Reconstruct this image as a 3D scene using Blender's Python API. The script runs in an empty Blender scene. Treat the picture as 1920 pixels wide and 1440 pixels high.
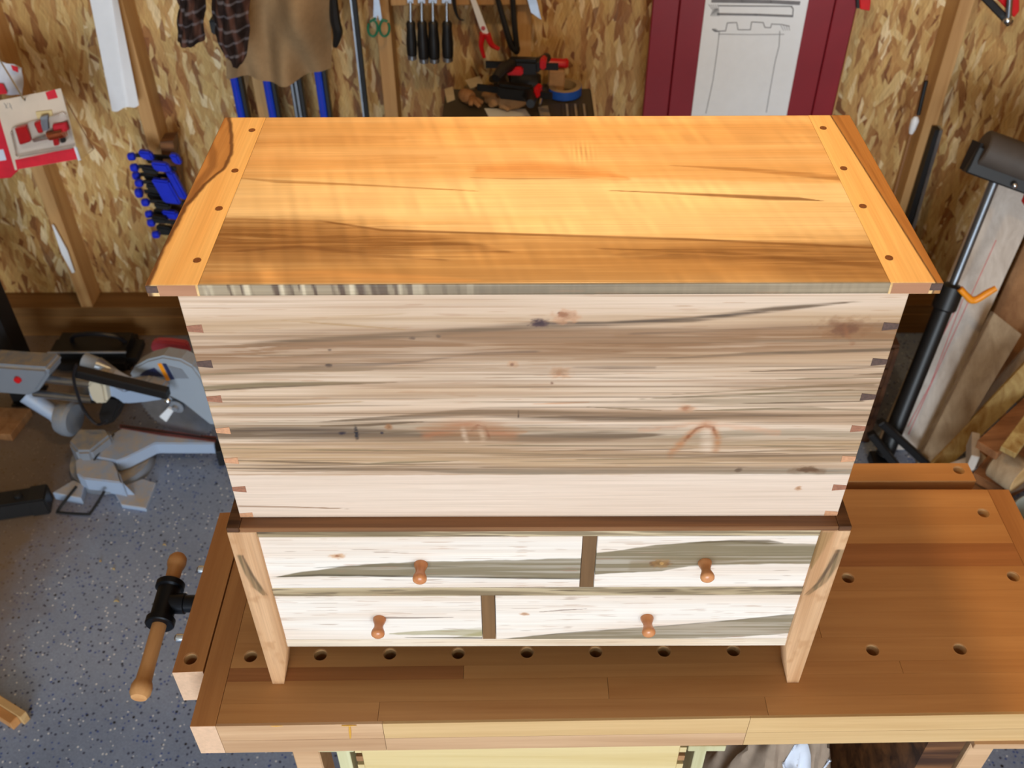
import bpy, bmesh, math, random
import numpy as np
from mathutils import Vector, Matrix
random.seed(7)
SC = bpy.context.scene
COL = SC.collection
# ------------------------------------------------------------------ camera, light, exposure
BH = 0.87                                   # height of the bench top above the floor
CAM_F, CAM_C = 1846.03, np.array([-0.02942, -0.80017, 1.30054 + BH])
PITCH, YAW, ROLL = 0.7241, -0.00361, -0.00556
_fw = np.array([math.sin(YAW)*math.cos(PITCH), math.cos(YAW)*math.cos(PITCH), -math.sin(PITCH)])
_r = np.array([math.cos(YAW), -math.sin(YAW), 0.0]); _u = np.cross(_r, _fw)
CR = _r*math.cos(ROLL) + _u*math.sin(ROLL)
CU = -_r*math.sin(ROLL) + _u*math.cos(ROLL)
cam = bpy.data.cameras.new('camera'); camo = bpy.data.objects.new('camera', cam); COL.objects.link(camo)
camo.matrix_world = Matrix(((CR[0], CU[0], -_fw[0], CAM_C[0]), (CR[1], CU[1], -_fw[1], CAM_C[1]),
                            (CR[2], CU[2], -_fw[2], CAM_C[2]), (0, 0, 0, 1)))
cam.sensor_width = 36; cam.lens = CAM_F/1920*36; cam.clip_start = 0.02
cam.dof.use_dof = True; cam.dof.focus_distance = 1.22; cam.dof.aperture_fstop = 7.5
SC.camera = camo
W = bpy.data.worlds.new('world'); SC.world = W; W.use_nodes = True
W.node_tree.nodes['Background'].inputs[0].default_value = (0.75, 0.87, 1.0, 1)
W.node_tree.nodes['Background'].inputs[1].default_value = 1.0
def area_light(name, loc, rot, sx, sy, power, color):
    l = bpy.data.lights.new(name, 'AREA'); l.shape = 'RECTANGLE'; l.size = sx; l.size_y = sy
    l.energy = power; l.color = color
    o = bpy.data.objects.new(name, l); o.location = loc; o.rotation_euler = rot; COL.objects.link(o); return o
area_light('door_daylight', (0.0, -4.95, 1.12), (math.radians(90), 0, 0), 2.5, 2.15, 262, (0.82, 0.92, 1.0))
bl = bpy.data.lights.new('ceiling_bulb', 'POINT'); bl.energy = 31; bl.color = (1.0, 0.64, 0.28); bl.shadow_soft_size = 0.045
blo = bpy.data.objects.new('ceiling_bulb', bl); blo.location = (0.08, 0.30, 2.40); COL.objects.link(blo)
VS = SC.view_settings
VS.view_transform = 'Standard'; VS.look = 'None'; VS.gamma = 1.0; VS.use_curve_mapping = False; VS.exposure = 0.0

# ------------------------------------------------------------------ measuring helpers (photo point -> point of a plane in the room)
def ray(px, py): return _fw + CR*((px-960)/CAM_F) + CU*((720-py)/CAM_F)
def on_axis(px, py, ax, val):
    d = ray(px, py); return CAM_C + d*((val-CAM_C[ax])/d[ax])
def AX(px, py, x): return on_axis(px, py, 0, x)
def AY(px, py, y): return on_axis(px, py, 1, y)
def AZ(px, py, z): return on_axis(px, py, 2, z)
def APL(px, py, pt, n):
    d = ray(px, py); n = np.array(n, float); return CAM_C + d*(((np.array(pt)-CAM_C) @ n)/(d @ n))

def lin(c):
    return tuple(((x/255)/12.92 if x/255 <= 0.04045 else ((x/255+0.055)/1.055)**2.4) for x in c)
def la(c): return np.array(lin(c))

# ------------------------------------------------------------------ materials
class NT:
    def __init__(s, name):
        s.m = bpy.data.materials.new(name); s.m.use_nodes = True
        s.n = s.m.node_tree.nodes; s.l = s.m.node_tree.links; s.b = s.n['Principled BSDF']
    def new(s, t, **k):
        x = s.n.new(t)
        for a, v in k.items(): setattr(x, a, v)
        return x
    def link(s, a, b): s.l.new(a, b)
    def coords(s, scale=(1, 1, 1), rot=(0, 0, 0)):
        tc = s.new('ShaderNodeTexCoord'); mp = s.new('ShaderNodeMapping')
        mp.inputs['Scale'].default_value = scale; mp.inputs['Rotation'].default_value = rot
        s.link(tc.outputs['Object'], mp.inputs['Vector']); return mp.outputs['Vector']
    def noise(s, vec, scale=1.0, detail=3, rough=0.55, dist=0.0):
        n = s.new('ShaderNodeTexNoise'); n.inputs['Scale'].default_value = scale; n.inputs['Detail'].default_value = detail
        n.inputs['Roughness'].default_value = rough; n.inputs['Distortion'].default_value = dist
        s.link(vec, n.inputs['Vector']); return n.outputs['Fac']
    def ramp(s, fac, stops, interp='LINEAR'):
        r = s.new('ShaderNodeValToRGB'); cr = r.color_ramp; cr.interpolation = interp
        while len(cr.elements) < len(stops): cr.elements.new(0.5)
        for e, (p, c) in zip(cr.elements, stops):
            e.position = p; e.color = (*c, 1) if len(c) == 3 else c
        s.link(fac, r.inputs['Fac']); return r.outputs['Color']
    def mix(s, fac, a, b, mode='MIX'):
        m = s.new('ShaderNodeMix', data_type='RGBA', blend_type=mode)
        for i, v in ((0, fac), (6, a), (7, b)):
            if isinstance(v, (int, float)): m.inputs[i].default_value = v
            elif isinstance(v, tuple): m.inputs[i].default_value = (*v, 1) if len(v) == 3 else v
            else: s.link(v, m.inputs[i])
        return m.outputs[2]
    def math(s, op, a, b=0.0):
        m = s.new('ShaderNodeMath', operation=op)
        for i, v in ((0, a), (1, b)):
            if isinstance(v, (int, float)): m.inputs[i].default_value = v
            else: s.link(v, m.inputs[i])
        return m.outputs[0]
    def bump(s, h, strength=0.2, dist=0.001):
        b = s.new('ShaderNodeBump'); b.inputs['Strength'].default_value = strength; b.inputs['Distance'].default_value = dist
        s.link(h, b.inputs['Height']); s.link(b.outputs[0], s.b.inputs['Normal'])
    def done(s, col=None, rough=0.5, metal=0.0, spec=0.5):
        if col is not None:
            if isinstance(col, tuple): s.b.inputs['Base Color'].default_value = (*col, 1)
            else: s.link(col, s.b.inputs['Base Color'])
        s.b.inputs['Roughness'].default_value = rough; s.b.inputs['Metallic'].default_value = metal
        s.b.inputs['Specular IOR Level'].default_value = spec
        return s.m

def wood(name, light, dark, axis='x', rough=0.5, fine=1.0, contrast=1.0, seed=0.0):
    t = NT(name)
    st = {'x': (1.2, 26, 26), 'y': (26, 1.2, 26), 'z': (26, 26, 1.2)}[axis]
    sf = {'x': (6, 260, 260), 'y': (260, 6, 260), 'z': (260, 260, 6)}[axis]
    v = t.coords(st); v2 = t.coords(sf)
    oi = t.new('ShaderNodeObjectInfo')
    add = t.new('ShaderNodeVectorMath', operation='ADD'); t.link(v, add.inputs[0])
    sc = t.new('ShaderNodeVectorMath', operation='SCALE'); t.link(oi.outputs['Random'], sc.inputs['Scale'])
    sc.inputs[0].default_value = (17.3+seed, 31.1, 23.7); t.link(sc.outputs[0], add.inputs[1])
    n = t.noise(add.outputs[0], 1.0, 4, 0.6, 0.6)
    c = t.ramp(n, [(0.5-0.22/contrast, lin(dark)), (0.5+0.2/contrast, lin(light))])
    f = t.noise(v2, 1.0, 2, 0.5)
    c = t.mix(t.math('MULTIPLY', f, 0.30*fine), c, lin(dark), 'MULTIPLY')
    hv = t.ramp(oi.outputs['Random'], [(0, (0.94, 0.93, 0.92)), (1, (1.05, 1.04, 1.02))])
    c = t.mix(1.0, c, hv, 'MULTIPLY')
    t.bump(f, 0.08, 0.0005)
    return t.done(c, rough, 0, 0.35)

def painted_wood(name, axis='x', rough=0.42, spec=0.4, curl=0.0):
    """grain figure comes from the board's own colour attribute; nodes add the fine fibre"""
    t = NT(name)
    at = t.new('ShaderNodeAttribute', attribute_name='figure')
    sf = {'x': (5, 420, 420), 'y': (420, 5, 420), 'z': (420, 420, 5)}[axis]
    f = t.noise(t.coords(sf), 1.0, 3, 0.6)
    g = t.ramp(f, [(0.25, (0.86, 0.84, 0.81)), (0.7, (1.05, 1.05, 1.05))])
    c = t.mix(1.0, at.outputs['Color'], g, 'MULTIPLY')
    t.bump(f, 0.06, 0.0004)
    return t.done(c, rough, 0, spec)

def plain(name, rgb, rough=0.5, metal=0.0, spec=0.5, var=0.10, scale=30.0):
    t = NT(name)
    n = t.noise(t.coords((1, 1, 1)), scale, 3, 0.6)
    a = tuple(x*(1-var) for x in lin(rgb)); b = tuple(min(1, x*(1+var)) for x in lin(rgb))
    return t.done(t.ramp(n, [(0.3, a), (0.7, b)]), rough, metal, spec)

def dusty(name, rgb, dust=(170, 150, 120), amount=0.5, rough=0.5, metal=0.0):
    t = NT(name)
    geo = t.new('ShaderNodeNewGeometry'); sx = t.new('ShaderNodeSeparateXYZ'); t.link(geo.outputs['Normal'], sx.inputs[0])
    up = t.ramp(sx.outputs['Z'], [(0.3, (0, 0, 0)), (0.95, (1, 1, 1))])
    n = t.noise(t.coords((1, 1, 1)), 28, 4, 0.65)
    n2 = t.ramp(n, [(0.35, (0, 0, 0)), (0.7, (1, 1, 1))])
    f = t.math('MULTIPLY', t.math('MULTIPLY', up, n2), amount)
    return t.done(t.mix(f, lin(rgb), lin(dust)), rough, metal, 0.5)

def osb():
    t = NT('osb_strands')
    base = t.coords((1, 1, 1))
    wob = t.new('ShaderNodeTexNoise'); wob.inputs['Scale'].default_value = 14; wob.inputs['Detail'].default_value = 3
    t.link(base, wob.inputs['Vector'])
    def layer(rot, sc, off):
        v = t.coords((1, 1, 1), (0, rot, 0))
        ad = t.new('ShaderNodeVectorMath', operation='MULTIPLY_ADD')
        t.link(wob.outputs['Color'], ad.inputs[0]); ad.inputs[1].default_value = (0.022, 0.0, 0.022); t.link(v, ad.inputs[2])
        m = t.new('ShaderNodeMapping'); m.inputs['Scale'].default_value = sc; m.inputs['Location'].default_value = (off, off*2, off)
        t.link(ad.outputs[0], m.inputs['Vector'])
        vo = t.new('ShaderNodeTexVoronoi'); vo.inputs['Scale'].default_value = 1.0
        t.link(m.outputs[0], vo.inputs['Vector'])
        sp = t.new('ShaderNodeSeparateColor'); t.link(vo.outputs['Color'], sp.inputs[0])
        # fibre inside a strand
        fm = t.new('ShaderNodeMapping'); fm.inputs['Scale'].default_value = (sc[0]*9, 1, sc[2]*1.6); t.link(v, fm.inputs['Vector'])
        fib = t.noise(fm.outputs[0], 1.0, 2, 0.5)
        return sp.outputs[0], sp.outputs[1], fib, vo.outputs['Distance']
    pal = [(0.0, lin((122, 74, 38))), (0.14, lin((158, 108, 60))), (0.30, lin((190, 150, 94))), (0.72, lin((208, 178, 118))), (0.90, lin((222, 198, 146))), (1.0, lin((244, 230, 196)))]
    r1, g1, f1, d1 = layer(0.30, (40, 1, 10), 0.0)
    r2, g2, f2, d2 = layer(-0.35, (46, 1, 10), 3.7)
    r3, g3, f3, d3 = layer(0.75, (44, 1, 10), 8.1)
    r4, g4, f4, d4 = layer(0.12, (62, 1, 11), 12.3)
    r5, g5, f5, d5 = layer(-0.12, (90, 1, 16), 17.9)
    c = t.ramp(r1, pal); c = t.mix(t.math('MULTIPLY', t.math('GREATER_THAN', g2, 0.45), .9), c, t.ramp(r2, pal))
    c = t.mix(t.math('MULTIPLY', t.math('GREATER_THAN', g3, 0.66), .85), c, t.ramp(r3, pal))
    c = t.mix(t.math('MULTIPLY', t.math('GREATER_THAN', g4, 0.55), .85), c, t.ramp(r4, pal))
    c = t.mix(t.math('MULTIPLY', t.math('GREATER_THAN', g5, 0.74), .8), c, t.ramp(r5, pal))
    fib = t.math('ADD', f1, f2)
    c = t.mix(1.0, c, t.ramp(t.math('MULTIPLY', fib, 0.5), [(0.32, (0.62, 0.57, 0.50)), (0.62, (1.08, 1.06, 1.04))]), 'MULTIPLY')
    big = t.noise(base, 2.2, 3, 0.5)
    c = t.mix(1.0, c, t.ramp(big, [(0.3, (0.80, 0.74, 0.66)), (0.7, (1.08, 1.06, 1.02))]), 'MULTIPLY')
    t.bump(t.math('ADD', r4, t.math('MULTIPLY', r2, 0.6)), 0.35, 0.002)
    return t.done(c, 0.55, 0, 0.4)

def floor_mat():
    t = NT('epoxy_flake_floor')
    v = t.coords((1, 1, 1))
    wob = t.noise(v, 3.0, 4, 0.6)
    c = t.ramp(wob, [(0.3, lin((126, 141, 168))), (0.7, lin((144, 159, 188)))])
    fine = t.noise(v, 220, 2, 0.6)
    c = t.mix(1.0, c, t.ramp(fine, [(0.3, (0.86, 0.86, 0.87)), (0.7, (1.10, 1.10, 1.09))]), 'MULTIPLY')
    def flakes(scale, thr, rgb, c, off, r=0.30):
        m = t.new('ShaderNodeMapping'); m.inputs['Location'].default_value = (off, off, 0); t.link(v, m.inputs['Vector'])
        vo = t.new('ShaderNodeTexVoronoi'); vo.inputs['Scale'].default_value = scale; t.link(m.outputs[0], vo.inputs['Vector'])
        sp = t.new('ShaderNodeSeparateColor'); t.link(vo.outputs['Color'], sp.inputs[0])
        a = t.math('GREATER_THAN', sp.outputs[0], thr); b = t.math('LESS_THAN', vo.outputs['Distance'], r)
        return t.mix(t.math('MULTIPLY', a, b), c, lin(rgb))
    c = flakes(95, 0.80, (70, 78, 104), c, 0.0, 0.33)
    c = flakes(120, 0.86, (74, 96, 160), c, 5.0, 0.36)
    c = flakes(110, 0.88, (226, 230, 236), c, 9.0, 0.28)
    c = flakes(70, 0.93, (30, 32, 40), c, 13.0, 0.26)
    # sawdust round the mitre saw, with the warm shade of the left floor painted in
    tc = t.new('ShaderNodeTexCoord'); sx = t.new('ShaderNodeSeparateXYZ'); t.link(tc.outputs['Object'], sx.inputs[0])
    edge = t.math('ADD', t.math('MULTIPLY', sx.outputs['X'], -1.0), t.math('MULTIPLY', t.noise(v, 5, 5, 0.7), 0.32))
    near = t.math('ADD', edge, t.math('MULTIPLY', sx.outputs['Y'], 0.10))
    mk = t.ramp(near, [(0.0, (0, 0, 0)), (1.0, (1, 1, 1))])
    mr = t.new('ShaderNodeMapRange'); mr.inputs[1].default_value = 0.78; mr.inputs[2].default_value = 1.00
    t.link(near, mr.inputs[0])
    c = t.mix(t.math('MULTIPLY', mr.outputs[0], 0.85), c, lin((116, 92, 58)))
    t.bump(fine, 0.05, 0.0006)
    return t.done(c, 0.38, 0, 0.45)

M = {}
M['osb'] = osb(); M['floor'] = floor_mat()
M['stud'] = wood('framing_lumber', (206, 168, 114), (176, 132, 82), 'z', 0.6)
M['plate'] = wood('plate_lumber', (150, 112, 66), (112, 78, 40), 'x', 0.65)
M['ceiling'] = plain('ceiling_board', (190, 184, 172), 0.9)
M['wallboard'] = plain('wall_board', (150, 132, 104), 0.9)
M['figured'] = painted_wood('spalted_maple', 'x', 0.45, 0.35)
M['figured_z'] = painted_wood('spalted_maple_upright', 'z', 0.45, 0.35)
M['lid'] = painted_wood('oiled_maple_top', 'x', 0.30, 0.5)
M['lid_y'] = painted_wood('oiled_maple_end', 'y', 0.32, 0.5)
M['side'] = wood('maple_side', (206, 178, 136), (170, 132, 88), 'z', 0.45)
M['ledge'] = wood('brown_ledge_wood', (142, 96, 58), (66, 40, 24), 'x', 0.5, 1.0, 1.5)  # on the chest ledge this brown also holds the lid's shade
M['divider'] = wood('dark_divider_wood', (140, 104, 66), (92, 66, 38), 'z', 0.5)
M['pin_red'] = plain('pin_reddish_endgrain', (150, 98, 72), 0.6, var=0.2, scale=300)
M['pin_dark'] = plain('pin_dark_endgrain', (82, 58, 48), 0.6, var=0.3, scale=300)
M['pin_tan'] = plain('pin_tan_endgrain', (196, 142, 104), 0.6, var=0.15, scale=300)
M['peg'] = plain('peg_endgrain', (112, 66, 30), 0.5, var=0.3, scale=400)
M['knob'] = wood('turned_cherry', (224, 164, 112), (190, 122, 78), 'y', 0.25)
M['breadface'] = wood('breadboard_side', (190, 140, 106), (164, 112, 80), 'x', 0.5)
M['hole'] = plain('pale_bored_beech', (206, 170, 124), 0.7)
M['glue'] = plain('dried_glue', (214, 160, 60), 0.3)
M['gap'] = plain('shadow_gap_backing', (60, 42, 28), 0.9)
M['bench'] = wood('oiled_beech_bench', (208, 156, 100), (184, 130, 78), 'x', 0.42, 0.6, 0.9)
M['bench_dark'] = wood('oiled_beech_dark', (184, 126, 78), (150, 96, 58), 'x', 0.42, 0.8, 1.0)
M['bench_y'] = wood('oiled_beech_end', (202, 146, 90), (172, 116, 68), 'y', 0.42)
M['bench_pale'] = wood('pale_beech', (222, 190, 140), (194, 156, 104), 'x', 0.5)
M['bench_pale2'] = wood('pale_pink_beech', (216, 180, 142), (186, 146, 108), 'x', 0.5)
M['bench_endgrain'] = plain('beech_endgrain', (214, 176, 144), 0.6, var=0.08, scale=160)
M['dowel'] = wood('dowel_wood', (222, 172, 116), (190, 136, 84), 'y', 0.4)
M['pipe'] = plain('black_iron_pipe', (22, 24, 30), 0.3, 0.6, 0.5)
M['steel'] = plain('steel', (176, 182, 190), 0.28, 0.95)
M['darksteel'] = plain('dull_steel', (120, 126, 134), 0.38, 0.9)
M['chrome'] = plain('bright_steel', (214, 222, 230), 0.18, 1.0)
M['poplar'] = wood('poplar_drawer', (222, 204, 158), (206, 182, 128), 'x', 0.5)
M['runner'] = wood('pale_runner', (214, 212, 176), (190, 182, 140), 'z', 0.5)
M['black'] = plain('black_plastic', (18, 18, 20), 0.45)
M['blackmetal'] = plain('black_paint', (20, 20, 22), 0.5, 0.0, 0.4)
M['blue'] = plain('blue_plastic', (24, 44, 190), 0.35)
M['bluemetal'] = plain('blue_anodised', (16, 60, 190), 0.3, 0.4)
M['red'] = plain('red_plastic', (196, 20, 26), 0.35)
M['pink'] = plain('faded_red_plastic', (186, 72, 86), 0.5)
M['cast'] = dusty('dusty_cast_alloy', (150, 166, 190), (186, 168, 144), 0.9, 0.5, 0.0)
M['castgrey'] = dusty('dusty_grey_casting', (120, 126, 136), (176, 154, 118), 0.8, 0.6, 0.0)
M['guard'] = dusty('dusty_guard', (150, 160, 172), (150, 132, 112), 0.5, 0.35)
M['kerf'] = plain('red_kerf_plate', (104, 52, 48), 0.6, var=0.25)
M['beige'] = dusty('beige_clamp_body', (196, 186, 164), (206, 190, 150), 0.6, 0.5)
M['white'] = plain('white_plastic', (226, 230, 236), 0.4, var=0.02)
M['paper'] = plain('white_paper', (226, 232, 238), 0.7, var=0.02)
M['pencil'] = plain('pencil_line', (120, 122, 128), 0.8)
M['redpaint'] = plain('dark_red_paint', (128, 16, 32), 0.45, var=0.08, scale=6)
M['greenh'] = plain('green_handle', (28, 112, 84), 0.4)
M['khaki'] = plain('khaki_canvas', (150, 124, 92), 0.9, 0, 0.2, 0.08, 60)
M['tan'] = plain('tan_leather', (170, 130, 88), 0.8, var=0.15)
M['greytop'] = plain('dark_cart_top', (66, 60, 50), 0.55)
M['label'] = plain('paper_label', (206, 192, 164), 0.8)
M['tape_blue'] = plain('blue_tape', (26, 84, 190), 0.5)
M['tape_side'] = plain('tape_side', (160, 138, 104), 0.8)
M['card'] = plain('packaging_card', (206, 190, 172), 0.7, var=0.06, scale=14)
M['redcard'] = plain('red_card', (206, 28, 48), 0.5)
M['copper'] = plain('copper_bit', (206, 120, 80), 0.25, 0.9)
M['plankwhite'] = wood('whitewashed_plank', (212, 204, 196), (178, 166, 156), 'z', 0.6, 0.5)
M['plankgrey'] = wood('grey_tan_plank', (178, 156, 126), (140, 116, 88), 'z', 0.65)
M['planktan'] = wood('tan_plank', (176, 132, 90), (138, 96, 60), 'z', 0.65)
M['plankyellow'] = wood('yellow_stick', (206, 186, 128), (150, 112, 56), 'z', 0.6, 1, 1.2)
M['offcut'] = wood('brown_offcut', (168, 116, 74), (112, 70, 40), 'x', 0.65)
M['orange'] = plain('orange_plastic', (240, 150, 20), 0.4)
M['roller'] = plain('grey_rubber_roller', (74, 66, 60), 0.65)
M['darkwood'] = wood('dark_stained_wood', (92, 58, 34), (56, 32, 18), 'x', 0.7)
M['can'] = plain('pale_green_grey_can', (150, 156, 150), 0.4)
M['navy'] = plain('navy_sticker', (34, 44, 84), 0.5)
M['cord'] = plain('rubber_cord', (16, 16, 22), 0.4)
M['redline'] = plain('red_crayon', (206, 110, 110), 0.8)
M['cloth'] = plain('grey_brown_cloth', (150, 132, 116), 0.95, 0, 0.1, 0.12, 40)
M['rag'] = plain('white_rag', (206, 212, 226), 0.95, 0, 0.1, 0.04, 40)
t = NT('clear_blister'); t.b.inputs['Transmission Weight'].default_value = 1.0; t.b.inputs['IOR'].default_value = 1.2
M['clear'] = t.done((0.92, 0.92, 0.94), 0.12)
t = NT('plaid_flannel')
v = t.coords((1, 1, 1)); wv = t.new('ShaderNodeTexWave'); wv.inputs['Scale'].default_value = 9; wv.inputs['Distortion'].default_value = 1.5; t.link(v, wv.inputs['Vector'])
w2 = t.new('ShaderNodeTexWave', bands_direction='Z'); w2.inputs['Scale'].default_value = 9; w2.inputs['Distortion'].default_value = 1.5; t.link(v, w2.inputs['Vector'])
c = t.ramp(wv.outputs['Fac'], [(0.55, lin((44, 34, 32))), (0.95, lin((86, 60, 52)))]); c2 = t.ramp(w2.outputs['Fac'], [(0.84, (0, 0, 0)), (0.99, (.6, .6, .6))])
M['plaid'] = t.done(t.mix(t.math('MULTIPLY', c2, 0.7), c, lin((130, 126, 132))), 0.95, 0, 0.1)

# ------------------------------------------------------------------ mesh helpers
class MB:
    def __init__(s): s.v = []; s.f = []; s.sm = []
    def add(s, vs, fs, smooth=False):
        b = len(s.v); s.v += [tuple(map(float, p)) for p in vs]; s.f += [tuple(b+i for i in f) for f in fs]; s.sm += [smooth]*len(fs); return s
    def box(s, lo, hi):
        x0, y0, z0 = lo; x1, y1, z1 = hi
        return s.hexa([(x0, y0, z0), (x1, y0, z0), (x1, y1, z0), (x0, y1, z0), (x0, y0, z1), (x1, y0, z1), (x1, y1, z1), (x0, y1, z1)])
    def hexa(s, p): return s.add(p, [(0, 3, 2, 1), (4, 5, 6, 7), (0, 1, 5, 4), (1, 2, 6, 5), (2, 3, 7, 6), (3, 0, 4, 7)])
    def obox(s, c, ax, ay, az, sx, sy, sz):
        c = np.array(c, float); ax, ay, az = [np.array(a, float)/np.linalg.norm(a) for a in (ax, ay, az)]
        P = [c+ax*sx/2*i+ay*sy/2*j+az*sz/2*k for k in (-1, 1) for i, j in ((-1, -1), (1, -1), (1, 1), (-1, 1))]
        return s.hexa(P)
    def beam(s, a, b, w, t, side=(1, 0, 0)):
        a, b = np.array(a, float), np.array(b, float); d = b-a; L = np.linalg.norm(d); d /= L
        sd = np.array(side, float); sd = sd-d*(sd @ d); sd /= np.linalg.norm(sd); n = np.cross(d, sd)
        return s.obox((a+b)/2, sd, n, d, w, t, L)
    def prism(s, poly, off):
        n = len(poly); off = np.array(off, float); P = [np.array(p, float) for p in poly]
        return s.add(P+[p+off for p in P], [tuple(range(n)), tuple(range(2*n-1, n-1, -1))]+[(i, i+n, (i+1) % n+n, (i+1) % n) for i in range(n)])
    def lathe(s, a, d, prof, n=20, cap=True):
        a = np.array(a, float); d = np.array(d, float); d /= np.linalg.norm(d)
        h = np.array((0, 0, 1.0)) if abs(d[2]) < 0.9 else np.array((1.0, 0, 0))
        e1 = np.cross(d, h); e1 /= np.linalg.norm(e1); e2 = np.cross(d, e1)
        vs = []; fs = []
        for (t_, r) in prof:
            for k in range(n):
                q = 2*math.pi*k/n; vs.append(a+d*t_+(e1*math.cos(q)+e2*math.sin(q))*max(r, 1e-5))
        for i in range(len(prof)-1):
            for k in range(n):
                k2 = (k+1) % n; fs.append((i*n+k, i*n+k2, (i+1)*n+k2, (i+1)*n+k))
        s.add(vs, fs, True)
        if cap:
            s.add(vs[:n], [tuple(range(n-1, -1, -1))]); s.add(vs[-n:], [tuple(range(n))])
        return s
    def cyl(s, a, b, r, r2=None, n=16):
        a, b = np.array(a, float), np.array(b, float); L = np.linalg.norm(b-a)
        return s.lathe(a, b-a, [(0, r), (L, r if r2 is None else r2)], n)
    def tube(s, pts, r, n=8):
        P = [np.array(p, float) for p in pts]
        # smooth by Catmull-Rom
        Q = []
        for i in range(len(P)-1):
            p0 = P[max(i-1, 0)]; p1 = P[i]; p2 = P[i+1]; p3 = P[min(i+2, len(P)-1)]
            for k in range(5):
                t_ = k/5; Q.append(0.5*((2*p1)+(-p0+p2)*t_+(2*p0-5*p1+4*p2-p3)*t_**2+(-p0+3*p1-3*p2+p3)*t_**3))
        Q.append(P[-1]); vs = []; fs = []; m = len(Q)
        rr = r if hasattr(r, '__len__') else None
        prev = None
        for i, q in enumerate(Q):
            d = Q[min(i+1, m-1)]-Q[max(i-1, 0)]; d /= np.linalg.norm(d)+1e-12
            if prev is None:
                h = np.array((0, 0, 1.0)) if abs(d[2]) < 0.9 else np.array((1.0, 0, 0)); e1 = np.cross(d, h)
            else: e1 = prev-d*(prev @ d)
            e1 /= np.linalg.norm(e1); prev = e1; e2 = np.cross(d, e1)
            ri = np.interp(i/(m-1), np.linspace(0, 1, len(rr)), rr) if rr is not None else r
            for k in range(n):
                a = 2*math.pi*k/n; vs.append(q+(e1*math.cos(a)+e2*math.sin(a))*ri)
        for i in range(m-1):
            for k in range(n):
                k2 = (k+1) % n; fs.append((i*n+k, i*n+k2, (i+1)*n+k2, (i+1)*n+k))
        s.add(vs, fs, True); s.add(vs[:n], [tuple(range(n-1, -1, -1))]); s.add(vs[-n:], [tuple(range(n))]); return s
    def ball(s, c, rx, ry=None, rz=None, n=14, m=8):
        ry = ry or rx; rz = rz or rx; c = np.array(c, float); vs = []; fs = []
        for i in range(m+1):
            a = math.pi*i/m
            for k in range(n):
                q = 2*math.pi*k/n; vs.append(c+np.array((rx*math.sin(a)*math.cos(q), ry*math.sin(a)*math.sin(q), rz*math.cos(a))))
        for i in range(m):
            for k in range(n):
                k2 = (k+1) % n; fs.append((i*n+k, (i+1)*n+k, (i+1)*n+k2, i*n+k2))
        return s.add(vs, fs, True)
    def sheet(s, fn, nu, nv, th=0.004):
        vs = [np.array(fn(i/nu, j/nv), float) for j in range(nv+1) for i in range(nu+1)]
        idx = lambda i, j: j*(nu+1)+i
        N = []
        for j in range(nv+1):
            for i in range(nu+1):
                a = vs[idx(min(i+1, nu), j)]-vs[idx(max(i-1, 0), j)]; b = vs[idx(i, min(j+1, nv))]-vs[idx(i, max(j-1, 0))]
                q = np.cross(a, b); N.append(q/(np.linalg.norm(q)+1e-12))
        K = len(vs); bk = [p-n*th for p, n in zip(vs, N)]; fs = []
        for j in range(nv):
            for i in range(nu):
                q = (idx(i, j), idx(i+1, j), idx(i+1, j+1), idx(i, j+1)); fs.append(q); fs.append(tuple(K+x for x in q[::-1]))
        ring = [idx(i, 0) for i in range(nu+1)]+[idx(nu, j) for j in range(1, nv+1)]+[idx(i, nv) for i in range(nu-1, -1, -1)]+[idx(0, j) for j in range(nv-1, 0, -1)]
        for a, b in zip(ring, ring[1:]+ring[:1]): fs.append((a, K+a, K+b, b))
        return s.add(vs+bk, fs, True)
    def build(s, name, mat, parent=None, bevel=0.0, seg=2):
        me = bpy.data.meshes.new(name)
        o = bpy.data.objects.new(name, me); COL.objects.link(o)
        V = np.array(s.v)
        if parent is not None:
            o.parent = parent; root = parent
            org = np.array(root['org'])
            o['org'] = tuple(org)
        else:
            lo, hi = V.min(0), V.max(0); org = np.array(((lo[0]+hi[0])/2, (lo[1]+hi[1])/2, lo[2])); o.location = org; o['org'] = tuple(org)
        me.from_pydata([tuple(p-org) for p in V], [], s.f)
        for p, q in zip(me.polygons, s.sm): p.use_smooth = q
        sharp = any(s.sm)
        bm = bmesh.new(); bm.from_mesh(me)
        bmesh.ops.recalc_face_normals(bm, faces=bm.faces)
        if bevel > 0:
            ed = [e for e in bm.edges if len(e.link_faces) == 2 and e.calc_face_angle(0) > 0.5 and not all(f.smooth for f in e.link_faces)]
            bmesh.ops.bevel(bm, geom=ed, offset=bevel, segments=seg, affect='EDGES', clamp_overlap=True)
        bm.to_mesh(me); bm.free()
        if sharp: me.set_sharp_from_angle(angle=0.65)
        me.materials.append(M[mat] if isinstance(mat, str) else mat)
        return o

def tag(o, label, cat, group=None, kind=None):
    o['label'] = label; o['category'] = cat
    if group: o['group'] = group
    if kind: o['kind'] = kind
    return o
def thing(name, loc, label, cat, group=None):
    o = bpy.data.objects.new(name, None); COL.objects.link(o); o.location = tuple(loc); o['org'] = tuple(map(float, loc)); o.empty_display_size = 0.05
    return tag(o, label, cat, group)
def box(lo, hi): return MB().box(lo, hi)

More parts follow.
